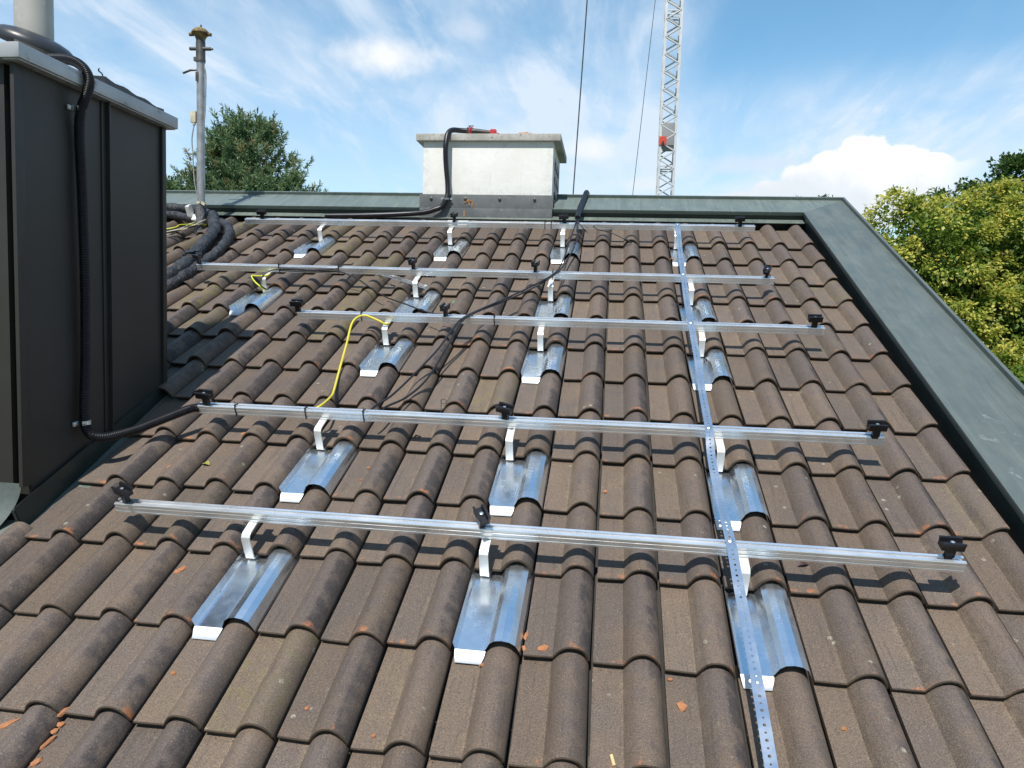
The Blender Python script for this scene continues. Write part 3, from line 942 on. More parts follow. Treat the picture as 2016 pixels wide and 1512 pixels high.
# --- cable ties round the rails
def tie_mesh():
    mb = MB(); w = .0022; t = .0014
    y0, y1, z0, z1 = -.0015, .0367, -.0015, .0415
    ring = [(y0, z0), (y1, z0), (y1, z1), (.012, z1 + .002), (y0, z1)]
    inn = ring; out = [(y0 - t, z0 - t), (y1 + t, z0 - t), (y1 + t, z1 + t), (.012, z1 + t + .004), (y0 - t, z1 + t)]
    n = len(ring); vs = []; fs = []
    for x in (-w, w):
        for p in inn: vs.append((x, p[0], p[1]))
        for p in out: vs.append((x, p[0], p[1]))
    for i in range(n):
        j = (i + 1) % n
        fs += [(i, j, n + j, n + i), (2 * n + j, 2 * n + i, 3 * n + i, 3 * n + j), (n + i, n + j, 3 * n + j, 3 * n + i), (j, i, 2 * n + i, 2 * n + j)]
    mb.add(vs, fs)
    mb.box((0, .005, z1 + .006), (.0075, .007, .006)); mb.box((.001, .008, z1 + .016), (.003, .0015, .018)); return mb
TIES = {4: [(-1.403, 'leftmost'), (-1.08, 'second from left'), (-.818, 'third from left')], 3: [(-1.153, 'holding the yellow wire'), (-.402, 'holding the black cable pair')],
        2: [(-1.937, 'leftmost'), (-1.53, 'middle one'), (-.14, 'by the cable pair')],
        1: [(-.283, 'left of a close pair'), (-.236, 'right of a close pair'), (-.05, 'under the ridge hose')]}
proto = None
for k, ls in TIES.items():
    for u, how in ls:
        M = RT(u, RAILS[k][0] + (u - RAILS[k][1]) * {5: -.004, 4: .004, 3: .003, 2: -.002, 1: .003}[k], RN0, random.uniform(-.06, .06))
        lab = 'black cable tie round the ' + SHORT[k] + ', ' + how
        if proto is None:
            proto = single('cable_tie', tie_mesh(), M_TIE, lab, 'cable tie', M, 'black cable ties on the rails', None)
        else:
            o = proto.copy(); link(o, M); o['label'] = lab

# ================================================================== cables and hoses
def cable(name, pts, r, mtl, label, cat, step=.012, seg=8, roof=True, jit=.0):
    base = Vector(pts[0])
    P = resample(spline([Vector(p) - base for p in pts], 10), step)
    mb = MB(); mb.tube(P, r, seg)
    M = (RM @ Matrix.Translation(base)) if roof else Matrix.Translation(base)
    return single(name, mb, mtl, label, cat, M, None, 60)
def hose_mesh(P, r, pitch=.0066, depth=.0040, seg=14):
    P = resample(P, pitch / 3)
    rs = [r - (depth if i % 3 == 0 else (.0 if i % 3 == 1 else .0003)) for i in range(len(P))]
    mb = MB(); mb.tube(P, rs, seg); return mb

cable('power_cable', [(-.047, 3.927, .15), (-.053, 3.829, .146), (-.081, 3.511, .10), (-.099, 3.119, .11), (-.129, 2.80, .146), (-.269, 2.62, .12), (-.396, 2.43, .12), (-.558, 2.118, .146),
                      (-.599, 1.954, .14), (-.643, 1.77, .11), (-.716, 1.53, .085), (-.762, 1.336, .09), (-.785, 1.19, .125), (-.80, 1.14, .125)], .0052, M_CABLE,
      'upper black cable of the pair running from the ridge hose down the roof', 'cable')
cable('power_cable', [(-.034, 3.928, .15), (-.036, 3.83, .146), (-.030, 3.626, .10), (-.068, 3.198, .10), (-.117, 2.80, .147), (-.257, 2.654, .10), (-.386, 2.463, .10), (-.546, 2.118, .147),
                      (-.588, 1.934, .12), (-.611, 1.813, .09), (-.646, 1.547, .066), (-.697, 1.353, .075), (-.738, 1.18, .125), (-.75, 1.14, .125)], .0052, M_CABLE,
      'black cable of the pair lying lower and sagging nearer the tiles', 'cable')
cable('earth_wire', [(-.989, 2.10, .10), (-1.0, 2.075, .105), (-1.046, 2.082, .125), (-1.127, 2.10, .142), (-1.172, 2.04, .128), (-1.158, 1.869, .075), (-1.113, 1.614, .056), (-1.062, 1.386, .065),
                     (-1.046, 1.298, .085), (-1.03, 1.17, .125), (-1.05, 1.13, .125)], .0058, M_YEL, 'yellow earth wire tied to the middle rail and hanging down to the rail below', 'wire')
cable('earth_wire', [(-1.985, 2.80, .098), (-1.991, 2.765, .100), (-2.06, 2.80, .082), (-2.128, 2.83, .070), (-2.09, 2.77, .065), (-2.054, 2.735, .055), (-2.005, 2.722, .022), (-1.995, 2.735, .004)], .005, M_YELG,
      'yellow-green earth wire bent into a loop at the far left roof hook', 'wire', .008)
cable('thin_cable', [(-1.978, 2.724, .015), (-2.025, 2.724, .055), (-2.005, 2.78, .108), (-1.92, 2.838, .121), (-1.70, 2.837, .118), (-1.55, 2.838, .128), (-1.515, 2.88, .141), (-1.512, 2.96, .115), (-1.508, 3.03, .09), (-1.522, 3.10, .075)], .0042, M_CABLE,
      'thin black cable tied along the second rail below the ridge, free end up', 'cable')
cable('thin_cable', [(-1.93, 2.838, .112), (-1.80, 2.836, .106), (-1.659, 2.836, .106), (-1.53, 2.836, .112), (-1.40, 2.78, .095), (-1.311, 2.707, .08), (-1.15, 2.56, .066), (-.974, 2.422, .076), (-.82, 2.30, .085), (-.666, 2.165, .13)], .0042, M_CABLE,
      'thin black cable slanting from the second rail below the ridge to the middle rail', 'cable')
t_ = thing('cable_lead', 'short black cable lead ending in a plug on the tiles below the ridge', 'cable', RM @ T3(-.043, 3.859, .14))
mb = MB(); mb.tube(resample(spline([(0, 0, 0), (.02, -.012, .0), (.05, -.03, -.03), (.085, -.04, -.06)], 8), .01), .0036, 8)
mb.tube(resample(spline([(.12, .0, -.02), (.159, -.044, -.03), (.241, -.037, -.05), (.316, -.078, -.07), (.365, -.112, -.084)], 8), .01), .0036, 8)
part('lead', mb, M_CABLE, t_, None, 60)
mb = MB(); mb.tube([(.352, -.10, -.081), (.372, -.118, -.084)], .0085, 10); mb.tube([(.372, -.118, -.084), (.40, -.15, -.089)], .0065, 10); mb.tube([(.384, -.13, -.086), (.388, -.135, -.087)], .0095, 10)
part('plug', mb, M_BLACK, t_, None, 40)
wp = [(0, 0, 0), (.001, .02, .03), (.0, .037, .058)] + [(.012 + .013 * cos(a), .038 + .004 * sin(a), .062 + .010 * sin(a)) for a in [pi - i * .6 for i in range(10)]]
mb = MB(); mb.tube(spline(wp, 4), .0018, 6)
single('wire_loop', mb, M_DARKST, 'small bent wire with a loop standing on the tiles above the second nearest rail', 'wire', RM @ T3(-.541, 1.345, tile_h(-.541, 1.345)))
m, T, b = mat('clear_plastic'); b.inputs['Base Color'].default_value = (.93, .95, .97, 1); b.inputs['Roughness'].default_value = .12
b.inputs['Transmission Weight'].default_value = .85; b.inputs['IOR'].default_value = 1.3; M_CLEAR = m
tb = thing('clear_tube', 'clear plastic tube lying beside a roof hook under the second rail', 'tube', RM @ T3(-1.352, 3.004, .060))
mb = MB(); P0, P1 = Vector((0, 0, 0)), Vector((.425, -.262, -.003)); mb.tube([P0, P1], .013, 14)
part('tube', mb, M_CLEAR, tb, None, 50)
mb = MB(); d_ = (P1 - P0).normalized(); mb.tube([P1 - d_ * .012, P1 + d_ * .004], .0155, 14)
part('rim', mb, M_CLEAR, tb, None, 50)

# corrugated hose from under the flue collar, down the shaft and into the second nearest rail
IR = RM
hp = [Vector(p) for p in ((-2.16, .69, 1.985), (-2.08, .692, 1.995), (-1.98, .690, 1.990), (-1.925, .695, 1.962), (-1.902, .700, 1.915), (-1.908, .695, 1.86), (-1.930, .688, 1.795), (-1.941, .690, 1.70),
                          (-1.938, .697, 1.45), (-1.936, .703, 1.10), (-1.938, .702, .80), (-1.940, .694, .62), (-1.938, .690, .53), (-1.928, .690, .488), (-1.905, .697, .464), (-1.87, .714, .457), (-1.835, .739, .463))]
hp += [IR @ Vector(p) for p in ((-1.775, .925, .107), (-1.685, 1.02, .114), (-1.62, 1.095, .116), (-1.575, 1.115, .115))]
hb = hp[0].copy()
P = spline([p - hb for p in hp], 12)
single('corrugated_hose', hose_mesh(P, .0205), M_COND, 'black corrugated hose bending over the shaft cap and down to a rail end', 'hose', Matrix.Translation(hb), None, 70)
def pipe_clip():
    mb = MB()
    pts = [(.0215 * cos(a), .0215 * sin(a)) for a in [radians(-75 + 150 * i / 12) for i in range(13)]]
    out = [(.0235 * cos(a), .0235 * sin(a)) for a in [radians(75 - 150 * i / 12) for i in range(13)]]
    mb.ext(pts + out, 2, -.009, .009)
    mb.box((-.0185, -.030, 0), (.006, .030, .018), bev=.0008); mb.box((-.0165, .027, 0), (.003, .014, .018), bev=.0008)
    return mb
for z, how in ((1.80, 'upper'), (.520, 'lower')):
    M = WT(-1.9385, .692, z) @ Matrix.Rotation(.12, 4, 'X')
    pc = thing('pipe_clip', 'shiny metal clip holding the corrugated hose to the shaft, ' + how + ' one', 'pipe clip', M, 'metal clips on the corrugated hose')
    part('band', pipe_clip(), M_HOOK, pc, None, 30)
    s = MB(); s.lathe([(.008, 0), (.008, .003), (.004, .006)], (-.0155, -.034, 0), 10, Matrix.Rotation(pi / 2, 3, 'Y'))
    part('screw', s, M_BOLT, pc, None, 30)

# smooth black hose from the chimney top along the ridge apron
cp_ = [Vector(p) for p in ((-.90, 4.05, 2.545), (-.97, 4.04, 2.556), (-1.06, 4.02, 2.557), (-1.118, 3.975, 2.548), (-1.142, 3.925, 2.505), (-1.148, 3.895, 2.43), (-1.149, 3.890, 2.36), (-1.145, 3.905, 2.25), (-1.132, 3.915, 2.12), (-1.126, 3.905, 2.03), (-1.136, 3.893, 1.975))]
cp_ += [IR @ Vector(p) for p in ((-1.170, 4.335, .118), (-1.225, 4.315, .098), (-1.31, 4.300, .078), (-1.465, 4.295, .064), (-1.795, 4.265, .056), (-2.14, 4.250, .052))]
b0 = cp_[0].copy()
single('smooth_hose', hose_mesh(spline([p - b0 for p in cp_], 10), .0215, .008, .0008), M_COND, 'black hose hanging down the chimney front and along the ridge', 'hose', Matrix.Translation(b0), None, 70)
pc = thing('hose_clamp', 'small metal clamp holding the black hose low on the chimney', 'pipe clip', WT(-1.136, 3.893, 1.985))
mb = MB(); mb.lathe([(.0225, -.007), (.0245, -.007), (.0245, .007), (.0225, .007)], (0, 0, 0), 18, Matrix.Rotation(.3, 3, 'X'))
mb.box((-.032, .02, 0), (.03, .004, .014), bev=.001); mb.box((.032, .02, 0), (.03, .004, .014), bev=.001); mb.box((-.028, -.003, .0), (.010, .02, .012), bev=.001)
part('band', mb, M_BOLT, pc, None, 30)
# hose end lying over the ridge
rp_ = [Vector(p) for p in ((.005, 5.05, -.10), (-.002, 4.88, .06), (-.012, 4.78, .128), (-.022, 4.64, .128), (-.034, 4.45, .126), (-.043, 4.28, .135), (-.046, 4.10, .145), (-.045, 3.955, .152))]
b0 = rp_[0].copy()
single('ridge_hose', hose_mesh(spline([p - b0 for p in rp_], 10), .0205, .0062, .0012), M_COND, 'black hose coming over the ridge, two cables leaving its end', 'hose', RM @ Matrix.Translation(b0), None, 70)

# wrapped pipes by the pole
def wrapped(pts, r, label, seed):
    b_ = Vector(pts[0]); P = resample(spline([Vector(p) - b_ for p in pts], 12), .012)
    rr = random.Random(seed)
    rs = []; ph = 0
    for i in range(len(P)):
        ph += rr.uniform(.25, .7)
        rs.append(r * (1 + .09 * sin(ph) + .05 * rr.uniform(-1, 1)))
    mb = MB(); mb.tube(P, rs, 14)
    mb.v = [(x + rr.uniform(-.0022, .0022), y + rr.uniform(-.0022, .0022), z + rr.uniform(-.0022, .0022)) for x, y, z in mb.v]
    return single('wrapped_pipe', mb, M_WRAP, label, 'pipe', RM @ Matrix.Translation(b_), 'black wrapped pipes by the pole', 80)
wrapped([(-2.74, 2.30, .055), (-2.70, 2.56, .065), (-2.675, 2.72, .082), (-2.665, 2.94, .088), (-2.735, 3.333, .088), (-2.83, 3.71, .082), (-2.95, 3.93, .085), (-3.05, 4.10, .080)], .048, 'thick black wrapped pipe curving from the pole foot down past the shaft', 3)
wrapped([(-2.68, 2.34, .05), (-2.632, 2.60, .055), (-2.600, 2.80, .06), (-2.60, 3.073, .06), (-2.615, 3.372, .062), (-2.69, 3.65, .066), (-2.80, 3.86, .066), (-2.93, 4.0, .060)], .036, 'thinner black wrapped pipe lying on the outer side of the bend', 4)
wrapped([(-4.2, 4.32, .07), (-3.70, 4.30, .085), (-3.45, 4.285, .085), (-3.25, 4.25, .08), (-3.10, 4.16, .07)], .042, 'crinkled black wrapped pipe along the ridge left of the pole', 5)
wrapped([(-4.2, 4.17, .06), (-3.61, 4.18, .065), (-3.45, 4.17, .065), (-3.28, 4.10, .065), (-3.14, 4.02, .07)], .034, 'black wrapped pipe below the crinkled one, left of the pole', 6)
bt = MB(); bt.tube([(0, 0, 0), (.03, -.01, .055)], .006, 6); bt.box((.0, .0, .045), (.09, .05, .008), Matrix.Rotation(.5, 3, 'Z')); bt.box((-.03, -.035, .02), (.02, .03, .05), Matrix.Rotation(.3, 3, 'X'))
single('strap_buckle', bt, M_BLACK, 'small black buckle strapped round the wrapped pipes', 'buckle', RM @ T3(-2.66, 3.07, .10))
# loose wires and white tape by the pole foot
lw = thing('wire_tangle', 'tangle of loose thin wires and white tape on the tiles beside the pole', 'wires', RM @ T3(-3.15, 3.70, .05))
rr = random.Random(9)
for q, mt in enumerate((M_IVORY, M_YELG, M_DARKST, M_IVORY, M_CABLE)):
    mb = MB(); pts = [Vector((-.25 + .02 * q, -.24 + .05 * q, .0))]
    for i in range(5): pts.append(Vector((-.2 + .075 * i + rr.uniform(-.05, .05), -.15 + .11 * i * rr.uniform(.7, 1.2), rr.uniform(.0, .06))))
    mb.tube(spline(pts, 6), .0045, 6); part('loose_wire', mb, mt, lw, None, 60)
mb = MB(); mb.lathe([(.005, 0), (.05, .01), (.055, .03), (.03, .05), (.01, .055)], (.03, .30, .02), 9); mb.lathe([(.005, 0), (.03, .02), (.02, .10), (.008, .11)], (-.03, .31, .04), 7)
mb.v = [(x + rr.uniform(-.01, .01), y + rr.uniform(-.01, .01), z) for x, y, z in mb.v]
part('white_tape', mb, M_PLAST, lw, None, 30)

# ================================================================== pole, tool, crane
PXX, PYY = -3.09, 3.593
pole = thing('aerial_pole', 'grey galvanised aerial pole with a rusty cast cap, wrapped in foil at its foot', 'pole', WT(PXX, PYY, 1.62))
I4 = Matrix.Identity(4)
mb = MB(); mb.lathe([(.031, 1.55), (.031, 3.02)], (PXX, PYY, 0), 20); part('tube', mb, M_POLE, pole, I4, 40)
mb = MB(); mb.lathe([(.037, 2.98), (.038, 3.0), (.036, 3.01), (.036, 3.13), (.033, 3.16)], (PXX, PYY, 0), 16); mb.box((PXX - .045, PYY, 3.005), (.02, .02, .03)); part('collar', mb, M_DARKST, pole, I4, 40)
mb = MB(); mb.tube([(PXX - .085, PYY - .01, 3.083), (PXX + .09, PYY - .01, 3.078)], .014, 10); mb.tube([(PXX + .088, PYY - .01, 3.078), (PXX + .108, PYY - .01, 3.076)], .009, 8); part('cross_bar', mb, M_DARKST, pole, I4, 40)
mb = MB()
mb.lathe([(.033, 3.13), (.034, 3.15), (.040, 3.17), (.058, 3.195), (.070, 3.20), (.068, 3.212), (.055, 3.225), (.035, 3.24), (.012, 3.246)], (PXX, PYY, 0), 14)
mb.tube([(PXX - .094, PYY, 3.196), (PXX - .05, PYY, 3.198)], .015, 8); mb.tube([(PXX + .05, PYY, 3.196), (PXX + .088, PYY, 3.19)], .014, 8)
mb.tube([(PXX + .002, PYY, 3.24), (PXX + .004, PYY, 3.268)], .007, 7); mb.tube([(PXX - .04, PYY, 3.215), (PXX - .035, PYY, 3.24)], .012, 7)
part('cap', mb, M_LICH, pole, I4, 50)
mb = MB(); mb.tube([(PXX - .02, PYY - .03, 2.912), (PXX - .06, PYY - .045, 2.905), (PXX - .125, PYY - .04, 2.885)], .009, 8); mb.box((PXX - .012, PYY - .035, 2.86), (.022, .006, .07), bev=.001); part('bracket', mb, M_DARKST, pole, I4, 40)
mb = MB(); mb.box((PXX - .053, PYY - .012, 2.552), (.045, .03, .088), bev=.004); mb.lathe([(.012, 2.49), (.014, 2.508)], (PXX - .05, PYY - .012, 0), 10); part('junction_box', mb, M_IVORY, pole, I4, 40)
mb = MB(); mb.tube(spline([(PXX - .05, PYY - .012, 2.49), (PXX - .064, PYY - .02, 2.38), (PXX - .052, PYY - .028, 2.25), (PXX - .040, PYY - .036, 2.10), (PXX - .018, PYY - .042, 1.97), (PXX + .02, PYY - .045, 1.88)], 8), .0045, 6)
mb.tube(spline([(PXX + .034, PYY - .01, 2.95), (PXX + .050, PYY - .012, 2.88), (PXX + .048, PYY - .012, 2.72), (PXX + .044, PYY - .012, 2.60), (PXX + .033, PYY - .012, 2.49)], 8), .005, 6); part('thin_cable', mb, M_CABG, pole, I4, 60)
mb = MB(); mb.lathe([(.034, 1.865), (.036, 1.875), (.034, 1.885)], (PXX, PYY, 0), 14); mb.box((PXX + .03, PYY - .035, 1.87), (.05, .01, .018), Matrix.Rotation(.5, 3, 'Y')); part('tape_wrap', mb, M_IVORY, pole, I4, 40)
rr = random.Random(5)
vs = []; fs = []; n_ = 13; hs_ = [1.52, 1.58, 1.64, 1.70, 1.76, 1.80, 1.84, 1.866]
for i, z in enumerate(hs_):
    for j in range(n_):
        a = 2 * pi * j / n_; r = (.078 - .043 * (i / (len(hs_) - 1)) ** .7) * (1 + rr.uniform(-.13, .13))
        vs.append((PXX + r * cos(a), PYY + r * sin(a), z + rr.uniform(-.006, .006)))
for i in range(len(hs_) - 1):
    for j in range(n_): fs.append((i * n_ + j, i * n_ + (j + 1) % n_, (i + 1) * n_ + (j + 1) % n_, (i + 1) * n_ + j))
fs.append(tuple(range((len(hs_) - 1) * n_, len(hs_) * n_)))
mb = MB(); mb.add(vs, fs); part('foil_wrap', mb, M_FOIL, pole, I4, 25)

# red and black power tool on the chimney cap
TZ = 2.5145
tl = thing('angle_grinder', 'small red and black power tool lying on the chimney cap', 'power tool', WT(-.895, 4.02, TZ))
mb = MB(); mb.tube([(-.075, 0, .034), (-.03, 0, .034), (.10, .01, .024)], [.026, .024, .019], 12); part('body', mb, M_TOOLB, tl, None, 40)
mb = MB(); mb.box((-.092, 0, .032), (.028, .05, .062), bev=.006); mb.box((-.086, .0, .070), (.006, .012, .02)); mb.box((-.075, 0, .079), (.045, .01, .006), bev=.001); part('gear_head', mb, M_TOOLB, tl, None, 40)
mb = MB(); mb.lathe([(.008, -.008), (.033, -.006), (.033, .006), (.008, .008)], (-.068, -.012, .034), 16, Matrix.Rotation(pi / 2, 3, 'Y') @ Matrix.Rotation(.4, 3, 'X')); part('guard_ring', mb, M_TOOLR, tl, None, 40)
mb = MB(); mb.box((.112, .004, .026), (.05, .05, .050), bev=.010); mb.box((.140, .01, .012), (.03, .045, .022), bev=.004); part('battery', mb, M_TOOLR, tl, None, 40)
bk = MB(); bk.box((0, 0, .010), (.115, .07, .020), Matrix.Rotation(.15, 3, 'Z'), bev=.004); bk.box((-.01, .01, .024), (.07, .05, .010), Matrix.Rotation(-.3, 3, 'Z'), bev=.003)
single('tile_fragment', bk, simple('pale_terracotta', (.55, .36, .24), (.46, .29, .19), 25, .9), 'pale broken tile piece lying on the chimney cap', 'tile piece', WT(-.52, 4.03, TZ))

# --- construction crane tower far behind
KX, KY, KW = 2.36, 30.4, .72
crane = thing('crane_tower', 'grey lattice crane tower rising behind the ridge with a red sign', 'crane', WT(KX, KY, -6.0))
hw = KW / 2
cr = MB()
for sx in (-1, 1):
    for sy in (-1, 1):
        cr.box((KX + sx * (hw - .05), KY + sy * (hw - .05), 8.0), (.105, .105, 28.0))
part('corner_post', cr, M_CRANE, crane, I4, None)
lt = MB()
def bar(p, q, w=.055, d=.05):
    p, q = Vector(p), Vector(q); v = q - p
    M = v.to_track_quat('Z', 'Y').to_matrix()
    lt.box((p + q) / 2, (w, d, v.length), M)
Z0 = 6.55
zz = [Z0 + .355 * i for i in range(-30, 46)]
e = hw - .06
for i in range(len(zz) - 1):
    a, b = zz[i], zz[i + 1]
    s = 1 if i % 2 == 0 else -1
    bar((KX - s * e, KY - hw + .03, a), (KX + s * e, KY - hw + .03, b), .095, .04)
    bar((KX + s * e, KY + hw - .03, a), (KX - s * e, KY + hw - .03, b), .095, .04)
    bar((KX - hw + .03, KY - s * e, a), (KX - hw + .03, KY + s * e, b), .04, .075)
    bar((KX + hw - .03, KY + s * e, a), (KX + hw - .03, KY - s * e, b), .04, .075)
for z in (7.62, 7.72, 13.86, 14.0, 3.0):
    bar((KX - e, KY - hw + .035, z), (KX + e, KY - hw + .035, z), .05, .05); bar((KX - e, KY + hw - .035, z), (KX + e, KY + hw - .035, z), .05, .05)
    bar((KX - hw + .035, KY - e, z), (KX - hw + .035, KY + e, z), .05, .05); bar((KX + hw - .035, KY - e, z), (KX + hw - .035, KY + e, z), .05, .05)
part('lattice', lt, M_CRANE, crane, I4, None)
mb = MB(); mb.box((KX, KY, 9.02), (KW - .215, KW + .02, .92), bev=.02); mb.box((KX + .05, KY - .05, 8.50), (KW - .25, KW - .25, .14)); part('grey_box', mb, M_CRPAN, crane, I4, 30)
sg = MB(); sg.box((KX - .215, KY - hw - .03, 8.74), (.30, .03, .34)); sign = part('red_sign', sg, M_RED, crane, I4, None)
mb = MB(); yy = KY - hw - .050
mb.lathe([(.001, 0), (.030, .0), (.030, .006)], (KX - .20, yy + .004, 8.70), 10, Matrix.Rotation(pi / 2, 3, 'X'))
mb.box((KX - .20, yy, 8.625), (.085, .008, .10)); mb.box((KX - .245, yy, 8.60), (.03, .008, .05)); mb.box((KX - .155, yy, 8.60), (.03, .008, .05))
part('symbol', mb, M_TOOLB, sign, I4, None)
for (x0, x1, r, hw_) in ((-1.925, -1.02, .030, 1), (.113, 1.978, .015, 1)):
    mb = MB(); mb.tube([(x0, 30.0, -6.0), (x1, 30.0, 20.0)], r, 6); part('stay_rope', mb, M_DARKST, crane, I4, 60)

# ================================================================== debris on the tiles
def chip_mesh(sx, sy, sz, seed, flat=.6):
    r = random.Random(seed); bm = bmesh.new(); bmesh.ops.create_icosphere(bm, subdivisions=1, radius=1.0)
    for v in bm.verts:
        k = r.uniform(.6, 1.15); v.co = Vector((v.co.x * sx * k, v.co.y * sy * k, max(-.25, v.co.z * r.uniform(flat, 1)) * sz))
    bm.verts.index_update()
    mb = MB(); mb.add([v.co.copy() for v in bm.verts], [[w.index for w in f.verts] for f in bm.faces]); bm.free(); return mb
CHIPS = [(-1.022, -.171, .010, .008, 0, 'small orange chip on a pan near the lower left of the roof'),
         (-1.262, -.335, .009, .022, -.4, 'topmost of the orange shards in a tile joint, lower left'),
         (-1.253, -.362, .014, .011, .3, 'blocky orange shard in the tile joint, just under the topmost'),
         (-1.257, -.385, .013, .010, .9, 'squat orange shard in the middle of the joint line, lower left'),
         (-1.252, -.425, .008, .034, -.35, 'long thin orange shard wedged in a tile joint, lower left'),
         (-1.242, -.478, .011, .020, -.4, 'lowest orange shard of the joint line, by the bottom edge'),
         (-1.410, -.382, .012, .042, -.8, 'long flat orange splinter at the left edge of the roof'),
         (.464, -.117, .017, .021, .2, 'largest orange chip, alone on a pan near the bottom right'),
         (-.111, -.041, .012, .010, 0, 'orange chip just under the flap of the centre metal tile'),
         (.006, .080, .008, .025, -.1, 'upright orange sliver right of the centre metal tile'),
         (.062, .036, .022, .013, .3, 'ragged wide orange chip right of the centre metal tile'),
         (.007, .026, .008, .014, .2, 'small orange chip at the joint right of the centre metal tile'),
         (-1.596, .832, .010, .032, -.5, 'long orange shard on a pan above the left end of the nearest rail'),
         (-.752, .906, .008, .012, 0, 'orange chip just right of the left metal tile in the second row'),
         (-.753, .812, .007, .007, 0, 'tiny orange chip below another, right of the left metal tile'),
         (-1.39, 1.096, .015, .010, .4, 'orange chip in the shade under the second nearest rail'),
         (.233, .836, .011, .011, .4, 'star-shaped orange chip alone between the centre and right metal tiles'),
         (-1.232, .254, .010, .034, -.55, 'long orange shard left of the hook of the nearest rail'),
         (-.577, -.244, .010, .009, 0, 'brown-orange chip left of centre near the bottom'),
         (-.365, -.309, .009, .009, 0, 'orange chip on a pan below the centre, near the bottom'),
         (.892, -.139, .009, .009, 0, 'yellowish chip near the steel strap at the bottom right'),
         (.438, -.024, .009, .006, 0, 'small chip under a tile edge above the largest orange chip'),
         (-1.16, 2.703, .014, .014, 0, 'orange chip below the second rail from the ridge, upper of two'),
         (-1.167, 2.645, .012, .012, 0, 'orange chip below the second rail from the ridge, lower of two'),
         (.639, 3.511, .016, .014, 0, 'orange crumb on the metal tile under the strap, top right')]
for i, (u, v, sx, sy, rz, lab) in enumerate(CHIPS):
    h = tile_h(u, v) + (.006 if i == 24 else .0)
    single('tile_chip', chip_mesh(sx, sy, .008 + .2 * min(sx, sy), i), M_BRICK, lab, 'tile chip', RT(u, v, h + .001, rz), 'orange broken tile chips on the roof', 20)
cr_ = MB(); rr = random.Random(3)
for i in range(520):
    u = rr.uniform(-1.9, 1.62); v = rr.uniform(-.6, 4.0)
    if rr.random() < .5: v = round(v / L) * L + rr.uniform(-.03, .05)
    c_, k_ = math.floor(u / W), math.floor(v / L)
    s = rr.uniform(.0012, .0036)
    h = tile_h(u, v); 
    q = [Vector((rr.uniform(-1, 1), rr.uniform(-1, 1), 0)) * s for _ in range(3)] + [Vector((0, 0, s * .9))]
    cr_.add([RM @ (p + Vector((u, v, h + .0005))) for p in q], [(0, 1, 3), (1, 2, 3), (2, 0, 3), (0, 2, 1)])
single('tile_crumbs', cr_, M_BRICK, 'scattered tiny orange crumbs over the tiles', 'crumbs', I4, None, None, 'stuff')
dr_ = MB(); rr = random.Random(17)
for i in range(2600):
    u = rr.uniform(-2.6, 1.62); v = round(rr.uniform(-.7, 4.0) / L) * L
    if rr.random() < .62: v += -.004 - abs(rr.gauss(0, .006)); 
    else: v += rr.uniform(0, L); u = round(u / W) * W + .004 + rr.uniform(-.003, .008)
    if abs(v - round(v / L) * L) < .001: continue
    s = rr.uniform(.0012, .0036); h = tile_h(u, v)
    q = [Vector((rr.uniform(-1, 1), rr.uniform(-1, 1), 0)) * s for _ in range(3)] + [Vector((0, 0, s * .8))]
    dr_.add([RM @ (p + Vector((u, v, h + .0003))) for p in q], [(0, 1, 3), (1, 2, 3), (2, 0, 3), (0, 2, 1)])
single('grit', dr_, simple('moss_grit', (.085, .062, .034), (.15, .115, .065), 300, .95), 'brown grit and moss crumbs gathered along the tile laps', 'grit', I4, None, None, 'stuff')
def leaf(name, u, v, L_, Wd, rz, m_, lab, cat='leaf', curl=.35):
    mb = MB(); n = 6; vs = []; fs = []
    for i in range(n + 1):
        t = i / n; w = Wd * sin(pi * min(1, t * .96 + .03)) ** .8
        for s in (-1, 0, 1): vs.append(((s * w), (t - .5) * L_, .004 + abs(s) * w * curl + .006 * sin(t * 5)))
    for i in range(n):
        for s in (0, 1): a = 3 * i + s; fs.append((a, a + 1, a + 4, a + 3))
    mb.add(vs, fs)
    single(name, mb, m_, lab, cat, RT(u, v, tile_h(u, v) + .002, rz), None, 60)
leaf('dry_leaf', -1.451, .861, .045, .013, 1.2, simple('yellow_leaf', (.30, .30, .06), (.24, .22, .05), 40, .6), 'yellow-green leaf on a pan above the left of the nearest rail')
leaf('dry_leaf', -.599, 1.14, .045, .007, -.6, simple('brown_leaf', (.10, .05, .03), (.07, .04, .02), 40, .7), 'curled brown leaf in the shade under the second nearest rail', curl=.9)
leaf('dry_leaf', .914, .493, .05, .011, -1.1, simple('dark_leaf', (.06, .03, .025), None, 40, .6), 'dark brown leaf under the nearest rail, right of the strap')
leaf('plastic_scrap', -.737, 2.635, .045, .014, .5, simple('green_plastic', (.02, .42, .18), None, 10, .35), 'bright green plastic scrap on a pan above the middle rail', 'scrap')
bt = MB(); bt.tube([(0, 0, .005), (.008, -.030, .005)], .0048, 10)
single('cigarette_end', bt, simple('filter_paper', (.62, .50, .26), (.55, .43, .22), 60, .8), 'yellowish cigarette end on a pan near the bottom centre', 'cigarette end', RT(.272, -.295, tile_h(.272, -.295)))

